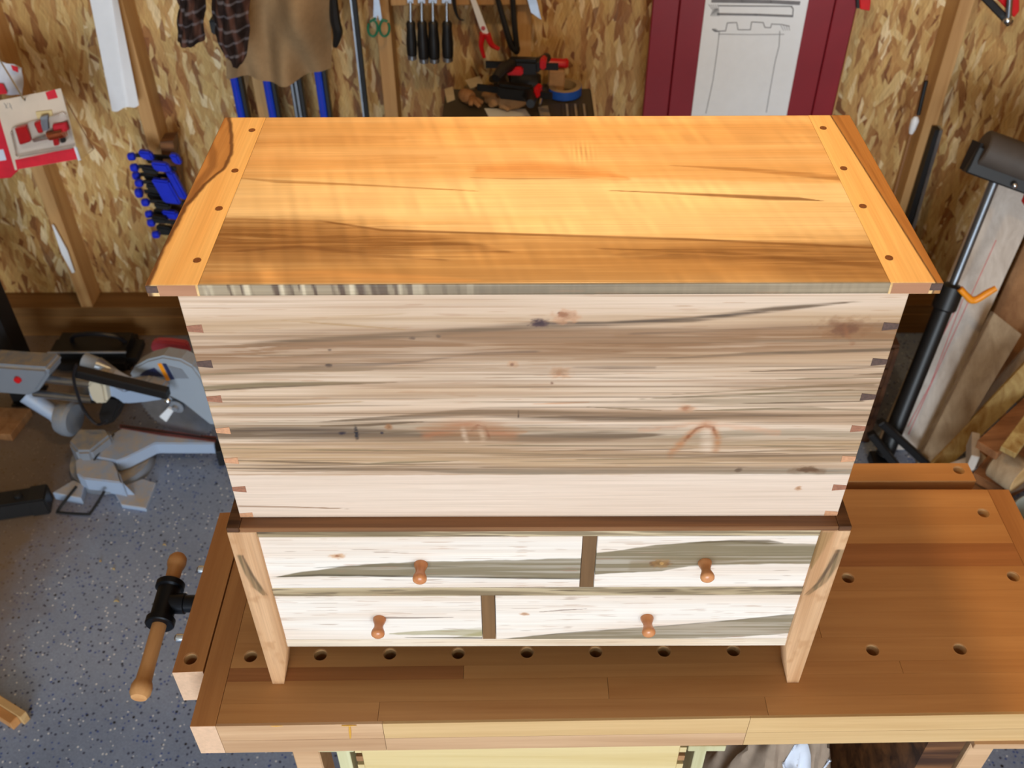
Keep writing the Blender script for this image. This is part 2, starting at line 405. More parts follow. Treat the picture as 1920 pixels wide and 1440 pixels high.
# ---- figured boards: numpy noise, streaks, colour attribute
_rng = np.random.default_rng(5); _T = _rng.random((256, 256))
def vnoise(u, v, su, sv, seed=0):
    x = np.asarray(u)/su+seed*17.31+1000; y = np.asarray(v)/sv+seed*7.77+1000
    xi = np.floor(x).astype(int); yi = np.floor(y).astype(int); fx = x-xi; fy = y-yi
    fx = fx*fx*(3-2*fx); fy = fy*fy*(3-2*fy); g = lambda a, b: _T[a % 256, b % 256]
    return (g(xi, yi)*(1-fx)+g(xi+1, yi)*fx)*(1-fy)+(g(xi, yi+1)*(1-fx)+g(xi+1, yi+1)*fx)*fy
def fbm(u, v, su, sv, seed=0, o=3):
    r = 0; a = 0.5; t_ = 0
    for i in range(o): r = r+a*vnoise(u, v, su/2**i, sv/2**i, seed+i); t_ += a; a *= 0.55
    return r/t_
def sst(x, a, b):
    x = np.clip((x-a)/(b-a), 0, 1); return x*x*(3-2*x)
def mixc(C, col, m): return C*(1-m[:, None])+np.array(col)[None, :]*m[:, None]
def streak(C, u, v, pts, col, s=1.0, soft=0.5, fib=0.6, seed=0, wob=0.0):
    """pts = (u, v, half thickness): one dark line or band running along u"""
    P = sorted(pts); pu = [p[0] for p in P]
    vc = np.interp(u, pu, [p[1] for p in P]); th = np.interp(u, pu, [p[2] for p in P])
    e = (pu[-1]-pu[0])*0.02+1e-6
    ins = sst(u, pu[0]-e, pu[0]+e)*(1-sst(u, pu[-1]-e, pu[-1]+e))
    if wob: vc = vc+(fbm(u, v*0, 0.06, 1, seed)-0.5)*wob
    d = np.abs(v-vc)/np.maximum(th, 1e-6)
    m = (1-sst(d, 1-soft, 1+soft))*ins*(th > 1e-5)
    f = fbm(u, v, 0.16, 0.0035, seed+3); m = m*np.clip((1-fib)+fib*1.9*sst(f, 0.36, 0.64), 0, 1)
    return mixc(C, col, np.clip(m*s, 0, 1))
def band(C, u, v, up, lo, col, s=1.0, soft=0.002, fib=0.4, seed=0):
    U = sorted(up); L = sorted(lo)
    a = np.interp(u, [p[0] for p in U], [p[1] for p in U]); b = np.interp(u, [p[0] for p in L], [p[1] for p in L])
    w = (fbm(u, v*0, 0.03, 1, seed+9)-0.5)*0.004
    x0 = min(U[0][0], L[0][0]); x1 = max(U[-1][0], L[-1][0])
    m = sst(a+w-v, -soft, soft)*sst(v-b+w, -soft, soft)*sst(u, x0-1e-3, x0+1e-3)*(1-sst(u, x1-1e-3, x1+1e-3))
    f = fbm(u, v, 0.2, 0.004, seed+5); m = m*((1-fib)+fib*2*sst(f, 0.25, 0.75)).clip(0, 1)
    return mixc(C, col, np.clip(m*s, 0, 1))
def knot(C, u, v, cu, cv, ru, rv, col, s=1.0, seed=0):
    n = fbm(u, v, 0.006, 0.004, seed)
    d = np.sqrt(((u-cu)/ru)**2+((v-cv)/rv)**2)+(n-0.5)*1.1
    C = mixc(C, col, (1-sst(d, 0.45, 1.15))*min(1, s*1.05)); return mixc(C, np.array(col)*.55, (1-sst(d, 0.1, 0.6))*s*.8)
def maple(u, v, seed, a=(226, 204, 176), b=(206, 176, 140), flecks=0.5):
    n = fbm(u, v, 0.35, 0.022, seed); C = la(b)[None, :]+(la(a)-la(b))[None, :]*sst(n, 0.22, 0.72)[:, None]
    n2 = fbm(u, v, 0.22, 0.0028, seed+4, 2); C = C*(0.93+0.12*n2)[:, None]
    n3 = fbm(u, v, 0.05, 0.0022, seed+8, 2); C = mixc(C, la((176, 132, 100)), sst(n3, 0.74, 0.84)*flecks)
    return C
def figured(name, fn, nu, nv, off, painter, mat, parent):
    """board with a dense face grid fn(s,t)->points, thickness vector off, colours from painter(points)"""
    S, T = np.meshgrid(np.linspace(0, 1, nu+1), np.linspace(0, 1, nv+1)); P = fn(S.ravel(), T.ravel())
    K = len(P); ids = np.arange(K).reshape(nv+1, nu+1)
    q = np.stack([ids[:-1, :-1], ids[:-1, 1:], ids[1:, 1:], ids[1:, :-1]], -1).reshape(-1, 4)
    ring = np.concatenate([ids[0, :], ids[1:, -1], ids[-1, -2::-1], ids[-2:0:-1, 0]])
    B = P[ring]+np.array(off); R = len(ring); bi = K+np.arange(R)
    sq = np.stack([np.roll(ring, -1), ring, bi, np.roll(bi, -1)], -1)
    org = np.array(parent['org']); V = np.concatenate([P, B])-org
    C = painter(P); C = np.concatenate([C, C[ring]])
    # back cap: four corner quads
    c4 = [bi[0], bi[nu], bi[nu+nv], bi[nu+nv+nu]]
    me = bpy.data.meshes.new(name); o = bpy.data.objects.new(name, me); COL.objects.link(o); o.parent = parent; o['org'] = tuple(org)
    F = np.concatenate([q, sq, np.array([c4[::-1]])]); n = len(F)
    me.vertices.add(len(V)); me.vertices.foreach_set('co', V.ravel())
    me.loops.add(n*4); me.loops.foreach_set('vertex_index', F.ravel().astype(np.int32))
    me.polygons.add(n); me.polygons.foreach_set('loop_start', np.arange(0, n*4, 4, dtype=np.int32))
    me.update(calc_edges=True); me.validate()
    at = me.color_attributes.new('figure', 'FLOAT_COLOR', 'POINT')
    at.data.foreach_set('color', np.concatenate([np.clip(C, 0, 1), np.ones((len(C), 1))], 1).astype(np.float32).ravel())
    me.materials.append(M[mat]); return o
def rect(p0, du, dv):
    p0, du, dv = map(lambda a: np.array(a, float), (p0, du, dv))
    return lambda s, t: p0[None, :]+s[:, None]*du[None, :]+t[:, None]*dv[None, :]

# ------------------------------------------------------------------ the room
H0 = 2.75; YW = 1.92; YO = 2.009            # stud faces, face of the sheathing
XL, XR, YF = -3.3, 1.60, -5.1
def struct(o): o['kind'] = 'structure'; return o
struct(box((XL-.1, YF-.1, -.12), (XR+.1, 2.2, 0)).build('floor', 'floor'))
wb = struct(box((XL-.1, YO, 0), (XR+.1, YO+.012, H0)).build('wall_back', 'osb'))
struct(box((XL-.1, YF-.1, H0), (XR+.1, 2.2, H0+.1)).build('ceiling', 'ceiling'))
wr = struct(box((XR, YF, 0), (XR+.012, YO, H0)).build('wall_right', 'osb'))
struct(box((XL-.012, YF, 0), (XL, YO, H0)).build('wall_left', 'wallboard'))
fw_ = MB(); fw_.box((XL, YF-.05, 0), (-1.3, YF, H0)); fw_.box((1.5, YF-.05, 0), (XR, YF, H0)); fw_.box((-1.3, YF-.05, 2.25), (1.5, YF, H0))
struct(fw_.build('wall_front', 'wallboard'))
for x in (-2.25, -1.88, AY(153, 578, YW)[0], AY(262, 220, YW)[0], AY(471, 145, YW)[0], AY(715, 150, YW)[0], -0.02, .37, .76, AY(1801, 0, YW)[0], XR-.055):
    box((x, YW, .124), (x+.040, YO, H0)).build('wall_stud', 'stud', wb, .0015, 1)
box((XL, YW-.002, .086), (XR, YO, .124)).build('bottom_plate', 'plate', wb, .002, 1)
box((XL, YW-.004, 0), (XR, YO, .086)).build('sill_board', 'plate', wb, .003, 1)

# ------------------------------------------------------------------ the chest
B = BH
chest = thing('blanket_chest', (0, .18, B), 'pale figured maple blanket chest with four drawers and dovetailed corners, standing on the workbench', 'chest')
YB = .018; ZB0, ZB1 = B+.354, B+.711; BX = .3755
fp = lambda px, py: AY(px, py, YB)[[0, 2]]
def S(pts, sc=1171.0, f=fp): return [(*f(p[0], p[1]), p[2]/sc) for p in pts]
GB, BR, DK, OL = la((106, 84, 62)), la((136, 96, 60)), la((54, 40, 36)), la((128, 110, 80))
TN, PK, GR, OR = la((178, 144, 104)), la((206, 160, 126)), la((134, 124, 108)), la((176, 118, 70))
def paint_box(P):
    u, v = P[:, 0], P[:, 2]
    C = maple(u, v, 11, (220, 196, 174), (202, 172, 144), .45)
    fl = fbm(u, v, .40, .0035, 17, 3); C = mixc(C, la((168, 132, 102)), sst(fl, .56, .74)*.5)
    wv = v+(fbm(u, v, .25, .05, 31)-.5)*.012
    C = streak(C, u, wv, S([(300, 670, 34), (700, 668, 36), (1100, 660, 32), (1720, 650, 44)]), TN, .42, .8, .5, 131)
    C = streak(C, u, wv, S([(300, 610, 8), (700, 604, 10), (1100, 600, 6), (1400, 594, 10), (1720, 600, 16)]), TN, .5, .9, .5, 132)
    C = streak(C, u, wv, S([(300, 738, 24), (800, 736, 12), (1150, 736, 20), (1720, 730, 30)]), TN, .28, .9, .6, 133)
    # upper brown band
    C = streak(C, u, wv, S([(300, 660, 18), (560, 655, 22), (800, 645, 16), (1000, 645, 24), (1240, 648, 20), (1450, 640, 20), (1720, 632, 20)]), BR, .85, .7, .55, 1)
    C = streak(C, u, wv, S([(820, 632, 6), (1000, 636, 14), (1240, 640, 12), (1420, 634, 9)]), BR, .75, .6, .5, 2)
    C = streak(C, u, v, S([(470, 645, 3), (660, 634, 4), (816, 625, 5), (1000, 610, 5), (1134, 608, 4), (1300, 599, 4), (1451, 580, 4), (1600, 566, 1)]), GB, .95, .6, .5, 3)
    C = streak(C, u, v, S([(1000, 607, 2), (1134, 606, 2), (1300, 597, 2), (1440, 583, 1)]), DK, .6, .6, .6, 4)
    C = streak(C, u, v, S([(1180, 626, 1.5), (1400, 618, 2), (1640, 611, 4), (1700, 610, 4)]), DK, .62, .7, .5, 5)
    C = streak(C, u, wv, S([(1150, 628, 6), (1350, 622, 8), (1640, 616, 10), (1710, 614, 10)]), BR, .5, .8, .5, 6)
    C = streak(C, u, v, S([(1250, 672, 1), (1400, 664, 2.5), (1690, 655, 3)]), GB, .9, .6, .4, 7)
    C = streak(C, u, wv, S([(340, 704, 5), (603, 686, 7), (780, 676, 6), (900, 668, 8), (1050, 662, 6), (1180, 660, 1)]), BR, .65, .7, .6, 8)
    C = streak(C, u, v, S([(560, 688, 2), (700, 684, 3), (780, 678, 1.5), (900, 662, 2), (1010, 659, 2)]), DK, .45, .7, .7, 9)
    C = streak(C, u, v, S([(376, 729, 5), (497, 722, 5), (620, 719, 3), (742, 717, .4)]), OL, .95, .5, .4, 10)
    C = streak(C, u, v, S([(376, 733, 1.2), (497, 726, 1.2), (742, 717, .4)]), GB, .9, .6, .3, 11)
    C = streak(C, u, v, S([(370, 702, 2), (560, 696, 2.5), (700, 694, 1)]), OL, .8, .6, .5, 12)
    C = streak(C, u, v, S([(385, 762, 2), (520, 760, 2.2), (680, 753, 1)]), TN, .9, .6, .4, 13)
    # middle: greys
    C = streak(C, u, v, S([(603, 791, 1), (745, 783, 4), (886, 773, 7), (1000, 777, 9), (1110, 781, 8), (1240, 782, 7), (1356, 779, 5), (1500, 779, 3), (1650, 778, 2)]), GB, .92, .45, .4, 14)
    C = streak(C, u, v, S([(1050, 780, 1.5), (1200, 783, 2), (1356, 776, 2), (1500, 780, 1.2)]), DK, .5, .6, .5, 15)
    C = streak(C, u, v, S([(1300, 770, .6), (1440, 767, 2), (1520, 766, 4), (1560, 768, 1.5), (1650, 770, 1.5)]), OL, .9, .5, .4, 16)
    # big dark band left to middle
    C = streak(C, u, wv, S([(395, 808, 17), (600, 808, 20), (780, 812, 22), (960, 816, 18), (1120, 818, 16), (1300, 822, 16), (1650, 825, 16)]), OL, .62, .5, .45, 17)
    C = streak(C, u, v, S([(395, 812, 10), (640, 812, 12), (760, 816, 10), (900, 820, 6), (1010, 822, 8), (1130, 818, 9), (1240, 815, 2)]), GB, .9, .5, .45, 18)
    C = streak(C, u, v, S([(400, 806, 3), (520, 806, 5), (640, 810, 5), (720, 808, 2)]), DK, .5, .8, .7, 19)
    C = streak(C, u, v, S([(600, 799, 1), (690, 797, 2.5), (750, 793, 2), (800, 790, .4)]), GB, .95, .5, .3, 20)
    C = streak(C, u, wv, S([(780, 808, 3), (840, 806, 15), (900, 808, 17), (950, 812, 12), (990, 812, 1)]), OR, .5, .95, .6, 21)
    # tan field with lines below
    C = streak(C, u, wv, S([(400, 856, 24), (700, 856, 26), (1000, 858, 24), (1300, 858, 22), (1640, 846, 22)]), TN, .72, .5, .5, 22)
    for k, (x0, x1, y0, y1, h) in enumerate([(400, 900, 841, 846, 1.6), (410, 780, 862, 872, 2.2), (650, 860, 872, 864, 2.4), (420, 1000, 878, 880, 2.4), (700, 1100, 846, 852, 1.4), (1000, 1300, 846, 842, 1.6), (1080, 1420, 862, 858, 1.6), (1269, 1620, 857, 852, 1.8), (1340, 1640, 835, 838, 1.6), (1250, 1480, 846, 851, 1.2), (900, 1250, 834, 838, 1.4), (1350, 1620, 848, 842, 1.4)]):
        C = streak(C, u, v, S([(x0, y0, .4), (x0*.6+x1*.4, (y0+y1)/2, h), (x1, y1, .6)]), GB if k % 2 else OL, .85, .6, .5, 30+k)
    C = streak(C, u, v, S([(760, 880, 2), (860, 883, 5), (1000, 884, 6), (1140, 883, 6), (1300, 881, 8), (1420, 883, 8), (1620, 885, 6)]), GR, .95, .4, .3, 50)
    C = streak(C, u, v, S([(430, 879, 1), (640, 880, 2.5), (760, 880, 2), (860, 880, 1)]), GB, .8, .6, .4, 51)
    C = streak(C, u, v, S([(900, 876, 1), (1100, 877, 1.2), (1400, 876, 1)]), GB, .7, .6, .4, 49)
    # right side lines
    C = streak(C, u, wv, S([(1160, 752, 2), (1356, 748, 9), (1500, 745, 10), (1690, 738, 11)]), OL, .55, .7, .6, 52)
    for k, (x0, x1, y0, y1, h, c_) in enumerate([(1060, 1230, 689, 689, 2.4, DK), (1399, 1690, 697, 687, 2, GB), (1600, 1690, 703, 700, 2, GB), (1250, 1690, 740, 716, 2.2, OL), (1470, 1640, 724, 722, 3, GB), (1200, 1600, 748, 731, 2, OL), (996, 1105, 758, 754, 1.8, PK), (1450, 1680, 712, 706, 1.6, OL), (520, 760, 600, 618, 1.6, TN), (1100, 1240, 763, 770, 1.2, OL), (1380, 1620, 757, 752, 1.6, GB)]):
        C = streak(C, u, v, S([(x0, y0, .3), ((x0+x1)/2, (y0+y1)/2, h), (x1, y1, h*.6)]), c_, .9, .6, .45, 60+k)
    # bottom pale board
    C = band(C, u, v, [(-1, fp(900, 890)[1]), (1, fp(1400, 890)[1])], [(-1, 0), (1, 0)], la((228, 208, 192)), .75, .001, .1, 71)
    C = streak(C, u, v, S([(446, 949, 1.6), (560, 951, 1.4), (653, 954, .4)]), BR, .95, .5, .3, 72)
    C = streak(C, u, v, S([(340, 612, 2), (560, 600, 3), (760, 588, 1)]), TN, .4, .8, .6, 73)
    for k, (x, y, rx, ry, c_, s) in enumerate([(1012, 606, 20, 7, (70, 44, 48), .95), (1055, 590, 9, 5, (110, 52, 34), .9), (1060, 593, 26, 12, (196, 140, 100), .5), (1586, 618, 26, 10, (86, 50, 40), .8), (1586, 616, 60, 18, (140, 96, 60), .45), (1048, 699, 8, 6, (180, 104, 56), .8), (1050, 699, 24, 12, (206, 156, 118), .6),
            (1287, 765, 9, 5, (150, 70, 40), .8), (1287, 766, 22, 8, (206, 150, 110), .5), (668, 812, 6, 13, (28, 24, 30), .95), (641, 812, 9, 4, (44, 32, 44), .8), (972, 777, 2.5, 8, (20, 16, 18), .95), (729, 801, 10, 7, (150, 96, 50), .7), (716, 812, 5, 3, (50, 40, 50), .8), (1384, 881, 8, 6, (40, 36, 38), .85),
            (1512, 880, 28, 7, (84, 56, 36), .85), (1497, 915, 8, 5, (190, 140, 100), .7), (773, 634, 7, 3, (50, 40, 44), .8), (822, 630, 5, 3, (60, 46, 44), .7), (617, 685, 8, 4, (56, 46, 46), .8), (1035, 718, 4, 3, (110, 60, 40), .7), (960, 683, 12, 6, (200, 150, 110), .6), (960, 684, 4, 2.5, (120, 66, 50), .7), (618, 656, 4, 2, (70, 50, 46), .6)]):
        q = fp(x, y); C = knot(C, u, v, q[0], q[1], rx/1680, ry/1171, la(c_), s, 80+k)
    def stroke(C, pts, w_, col, st, sd):         # soft brushed figure along a polyline
        X = u*1680; Y = -v*1171+(fbm(u, v, .012, .006, sd, 3)-.5)*9; best = np.full(len(u), 1e9); P_ = [fp(*q) for q in pts]
        for a, c in zip(P_[:-1], P_[1:]):
            ax, ay, bx, by = a[0]*1680, -a[1]*1171, c[0]*1680, -c[1]*1171; L2 = (bx-ax)**2+(by-ay)**2
            t_ = np.clip(((X-ax)*(bx-ax)+(Y-ay)*(by-ay))/L2, 0, 1); best = np.minimum(best, np.hypot(X-ax-t_*(bx-ax), Y-ay-t_*(by-ay)))
        return mixc(C, la(col), (1-sst(best, 0, w_))*st*np.clip(.45+.8*vnoise(u, v, .012, .003, sd+1), 0, 1))
    C = stroke(C, [(1328, 812), (1326, 836)], 22, (228, 204, 182), .7, 201)
    C = stroke(C, [(1258, 852), (1282, 826), (1304, 806), (1322, 797), (1338, 803), (1346, 822), (1342, 842)], 13, (182, 120, 72), .75, 203)
    C = stroke(C, [(1284, 824), (1306, 804), (1322, 797), (1337, 802), (1344, 818)], 5, (132, 72, 36), .8, 205)
    C = stroke(C, [(1200, 806), (1270, 800), (1310, 794), (1380, 800), (1460, 812)], 8, (206, 152, 118), .5, 207)
    C = stroke(C, [(800, 818), (838, 806), (862, 800), (900, 800), (925, 808), (960, 818)], 17, (168, 104, 66), .62, 209)
    C = stroke(C, [(868, 806), (874, 826)], 9, (220, 194, 168), .6, 211)
    C = stroke(C, [(902, 804), (906, 824)], 10, (214, 184, 154), .55, 213)
    C = stroke(C, [(884, 806), (896, 799), (912, 803), (918, 822)], 4.5, (128, 68, 36), .6, 215)
    C = stroke(C, [(1560, 606), (1586, 619), (1612, 607)], 12, (120, 76, 48), .6, 217)
    C = stroke(C, [(1584, 612), (1588, 630), (1600, 644)], 6, (140, 90, 56), .6, 219)
    C = stroke(C, [(1480, 884), (1510, 879), (1545, 884)], 8, (110, 78, 50), .6, 221)
    w_ = (sst(v, fp(900, 890)[1]-.002, fp(900, 884)[1]))*(1-sst(v, fp(900, 640)[1], fp(900, 600)[1])); g_ = fbm(u, v, .45, .007, 223, 3)
    C = mixc(C, la((150, 118, 88)), w_*sst(g_, .44, .62)*.5); C = mixc(C, la((112, 90, 66)), w_*sst(fbm(u, v, .30, .0022, 225, 2), .64, .74)*.5)
    C = C*np.array((.95, .935, .92))[None, :]
    return C
box((-BX, YB+.016, ZB0), (BX, .352, ZB1)).build('carcass', 'side', chest)
figured('front_panel', rect((-BX, YB, ZB0), (2*BX, 0, 0), (0, 0, ZB1-ZB0)), 760, 300, (0, .016, 0), paint_box, 'figured', chest)
pins = [(.6565, 'pin_red', 'pin_dark'), (.6075, 'pin_dark', 'pin_dark'), (.556, 'pin_red', 'pin_dark'), (.5065, 'pin_tan', 'pin_red'), (.4565, 'pin_tan', 'pin_tan'), (.4065, 'pin_red', 'pin_red'), (.358, 'pin_tan', 'pin_tan')]
for z, ml, mr in pins:
    for s, mt in ((-1, ml), (1, mr)):
        zz = B+z; a = .0055; b = .0035
        lo_ = max(zz-a, ZB0+.0005)
        MB().prism([(s*BX, YB-.0004, zz-b), (s*(BX-.0165), YB-.0004, lo_), (s*(BX-.0165), YB-.0004, zz+a), (s*BX, YB-.0004, zz+b)], (0, .006, 0)).build('dovetail_pin', mt, chest)

# lid
ZL = B+.7242; LT = .0135; LX = .3988; LPX = .3458; LY0, LY1 = .0035, .3665
lp = lambda px, py: AZ(px, py, ZL)[[0, 1]]
HL, HD, HO = la((160, 122, 76)), la((118, 82, 44)), la((206, 158, 106))
def paint_lid(P):
    u, v = P[:, 0], P[:, 1]
    C = maple(u, v, 41, (226, 202, 164), (210, 178, 132), .1)
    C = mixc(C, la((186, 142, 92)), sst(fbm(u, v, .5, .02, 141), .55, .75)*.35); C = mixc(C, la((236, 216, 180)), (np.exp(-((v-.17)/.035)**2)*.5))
    L = lambda pts, sc=900.: S(pts, sc, lp)
    # heartwood along the front
    C = band(C, u, v, [tuple(lp(*q)) for q in ((370, 406), (500, 410), (600, 414), (720, 433), (850, 438), (1000, 440), (1200, 446), (1420, 452), (1660, 462))], [(-1, -1), (1, -1)], HL, .8, .003, .3, 42)
    d = (fbm(u, v, .18, .03, 43)-.5)
    C = streak(C, u, v+d*.02, L([(370, 450, 30), (520, 445, 34), (700, 450, 30), (820, 452, 10), (960, 470, 2)]), HD, .85, .9, .45, 44)
    C = streak(C, u, v+d*.02, L([(1150, 480, 2), (1350, 478, 12), (1500, 480, 26), (1680, 488, 32)]), HD, .72, .9, .5, 45)
    C = streak(C, u, v, L([(1120, 466, 1), (1330, 472, 3), (1660, 500, 4)]), HD, .7, .6, .5, 46)
    C = streak(C, u, v, L([(600, 414, 1.5), (720, 432, 2), (1000, 440, 2), (1300, 449, 2), (1660, 466, 1.5)]), HD, .85, .6, .3, 47)
    C = streak(C, u, v+d*.01, L([(380, 520, 6), (600, 516, 8), (800, 522, 5), (900, 524, 1)]), HO, .6, .8, .5, 48)
    C = streak(C, u, v+d*.015, L([(440, 470, 2), (560, 462, 3), (700, 478, 3), (840, 486, 1)]), la((110, 74, 42)), .6, .7, .6, 148)
    # upper boards
    C = streak(C, u, v, L([(1255, 310, .5), (1400, 318, 4), (1500, 327, 5), (1572, 334, 6), (1620, 340, 6)]), HD, .9, .5, .3, 49)
    C = streak(C, u, v, L([(1140, 357, .5), (1300, 364, 2.5), (1440, 371, 4), (1500, 373, 3), (1545, 377, .4)]), HD, .85, .5, .3, 50)
    C = streak(C, u, v, L([(440, 333, 1), (520, 340, 3), (640, 345, 2), (890, 358, 1), (900, 359, .3)]), HL, .9, .6, .3, 51)
    C = streak(C, u, v, L([(880, 333, .6), (960, 335, 1.5), (1100, 335, .5)]), HD, .7, .6, .3, 52)
    C = band(C, u, v, [(-1, .45), (1, .45)], [tuple(lp(*q)) for q in ((440, 333), (900, 335), (1150, 333), (1600, 345))], la((208, 160, 104)), .55, .004, .25, 53)
    C = streak(C, u, v+d*.03, L([(890, 322, 8), (1010, 316, 16), (1130, 325, 10), (1180, 328, 2)]), la((200, 142, 88)), .7, .9, .3, 54)
    C = streak(C, u, v+d*.03, L([(460, 268, 12), (640, 262, 16), (760, 262, 4)]), la((190, 144, 92)), .7, .9, .3, 55)
    C = streak(C, u, v+d*.03, L([(460, 305, 12), (700, 300, 14), (820, 300, 3)]), la((196, 150, 98)), .55, .9, .3, 56)
    # curl across the grain
    cu = vnoise(u+(v*.25), v, .008, .05, 57)*vnoise(u, v, .09, .05, 58)
    C = C*(1+.34*(cu-.26))[:, None]
    q = lp(1092, 285); kk = np.exp(-(((u-q[0])/.012)**2+((v-q[1])/.02)**2)); C = C*(1+.25*kk*np.sin((u-q[0])*1100))[:, None]
    sh = sst(lp(700, 470)[1]-v, -.03, .06)*(1-sst(u, -.2, -.05)); sh2 = vnoise(u+v*.45, v, .014, .05, 59)
    C = C*(1+.34*sh*(sh2-.5))[:, None]
    return C
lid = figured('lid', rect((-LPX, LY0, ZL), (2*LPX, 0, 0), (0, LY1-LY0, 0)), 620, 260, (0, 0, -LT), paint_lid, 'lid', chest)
def paint_edge(P):
    u, v = P[:, 0], P[:, 2]
    C = maple(u, v, 61, (160, 142, 116), (128, 112, 90), .2)
    s = vnoise(u+(v-ZL)*.12, v*0, .0045, 1, 62); k = 1-sst(u, -.2, -.02)
    C = mixc(C, la((84, 62, 48)), np.clip(sst(s, .52, .75)*k*.9, 0, 1)); C = mixc(C, la((214, 196, 166)), np.clip(sst(vnoise(u, v*0, .007, 1, 63), .62, .8)*k*.8, 0, 1))
    s2 = vnoise(u, v*0, .003, 1, 64); return C*(.92+.16*s2*(1-k)+.08*k)[:, None]
figured('front_edge', rect((-LPX-.002, LY0-.0008, ZL-LT), (2*LPX+.004, 0, 0), (0, 0, LT-.0006)), 420, 6, (0, .0012, 0), paint_edge, 'figured', lid)
def paint_bbl(P):
    u, v = P[:, 1], P[:, 0]
    C = maple(u, v, 65, (228, 190, 132), (216, 170, 110), .1)
    pts = sorted(tuple(lp(*q))[::-1] for q in ((431, 222), (436, 250), (436, 285), (425, 312), (385, 345), (352, 385), (333, 420), (300, 480), (278, 534)))
    e = np.interp(u, [p[0] for p in pts], [p[1] for p in pts]); d = e-v+(fbm(u, v, .02, .02, 66)-.5)*.004
    hw = np.clip(.45+.6*fbm(u, v, .05, .006, 67), 0, 1)
    C = mixc(C, la((150, 96, 44)), sst(d, 0, .003)*np.clip(hw, .7, 1)); C = mixc(C, la((84, 46, 20)), (1-sst(np.abs(d-.001), .0008, .004))*.9*(fbm(u, v, .05, .05, 68) > .3))
    q = lp(385, 300); C = mixc(C, la((92, 50, 22)), (1-sst(np.abs(v-e+.2*(u-q[1])+.02), .002, .008))*sst(d, 0, .004)*.5)
    return C
def paint_bbr(P):
    u, v = P[:, 1], P[:, 0]
    C = maple(u, v, 69, (228, 190, 132), (218, 174, 116), .1)
    e = np.interp(u, [LY0, LY1], [.3915, .3745])
    C = mixc(C, la((156, 104, 50)), sst(v-e, 0, .0015)*.9); C = mixc(C, la((74, 42, 18)), (1-sst(np.abs(v-e), .0004, .0016))*.9)
    C = mixc(C, la((120, 74, 34)), (1-sst(np.abs(v-e-.007), .001, .004))*.5*vnoise(u, v, .05, .004, 70))
    return C
for s, pt in ((-1, paint_bbl), (1, paint_bbr)):
    x0, x1 = sorted((s*(LPX+.0006), s*LX))
    be = figured('breadboard_end', rect((x0, LY0-.001, ZL-.0003), (x1-x0, 0, 0), (0, LY1-LY0+.002, 0)), 60, 200, (0, 0, -LT), pt, 'lid_y', lid)
    for y in (.046, .147, .231, .332):
        MB().cyl((s*.3567, y, ZL-.004), (s*.3567, y, ZL+.0006), .0041, n=14).build('peg', 'peg', lid)
for s in (-1, 1):
    xa, xb = sorted((s*(LPX+.003), s*(LX-.012))); box((xa, LY0-.0013, ZL-LT), (xb, LY0-.0007, ZL-.0006)).build('end_face', 'breadface', lid)
for s in (-1, 1):    # dark corner of the end strips seen from the front
    box((min(s*(LX-.012), s*(LX+.0004)), LY0-.0014, ZL-LT*.75), (max(s*(LX-.012), s*(LX+.0004)), LY0, ZL-.0008)).build('end_strip_tip', 'pin_dark', lid, .0008, 1)

# base: ledge, legs, rails, drawers
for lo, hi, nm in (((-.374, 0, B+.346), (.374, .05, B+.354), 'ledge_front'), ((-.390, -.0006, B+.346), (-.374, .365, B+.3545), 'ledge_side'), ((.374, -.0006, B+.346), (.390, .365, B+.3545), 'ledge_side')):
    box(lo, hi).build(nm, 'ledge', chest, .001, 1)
def paint_leg(s):
    def f(P):
        u, v = P[:, 2], P[:, 0]*s
        C = maple(u, v, 75+s, (210, 168, 128), (186, 140, 98), .2)
        if s < 0: pts = [(AY(448, 1040, 0), .002), (AY(466, 1075, 0), .004), (AY(482, 1100, 0), .005), (AY(496, 1116, 0), .001)]
        else: pts = [(AY(1578, 1030, 0), .007), (AY(1560, 1062, 0), .006), (AY(1540, 1092, 0), .005), (AY(1514, 1115, 0), .001)]
        C = streak(C, u, v, [(p[2], p[0]*s, h+.001) for p, h in pts], la((112, 92, 62)), .9, .35, .3, 77)
        C = streak(C, u, v, [(p[2], p[0]*s-.004, h*.3+.0006) for p, h in pts], la((78, 56, 40)), .7, .5, .3, 78)
        if s > 0: C = streak(C, u, v, [(B+.345, .362, .007), (B+.31, .3575, .006), (B+.27, .355, .001)], la((150, 116, 72)), .8, .4, .3, 79)
        q = fbm(u, v, .03, .02, 80); return mixc(C, la((176, 128, 84)), sst(q, .62, .8)*.5)
    return f
for s in (-1, 1):
    def legfn(S_, T, s=s):
        z = B+.0006+.3454*T; zi = z-B
        inn = np.where(zi < .09, .373-(.373-.3550)*zi/.09, .3550); xo = np.full_like(zi, .390)
        xa, xb = (-xo, -inn) if s < 0 else (inn, xo)
        return np.stack([xa+(xb-xa)*S_, np.zeros_like(z)-.0005, z], -1)
    figured('leg', legfn, 30, 160, (0, .045, 0), paint_leg(s), 'figured_z', chest)
    xa, xb = sorted((s*.3735, s*.389)); box((xa, .32, B+.0006), (xb, .364, B+.346)).build('leg', 'side', chest, .001, 1)
    xa, xb = sorted((s*.372, s*.386)); box((xa, .0445, B+.088), (xb, .32, B+.346)).build('side_panel', 'side', chest)
box((-.372, .022, B+.092), (.372, .36, B+.345)).build('drawer_case', 'gap', chest)
RY = .0040
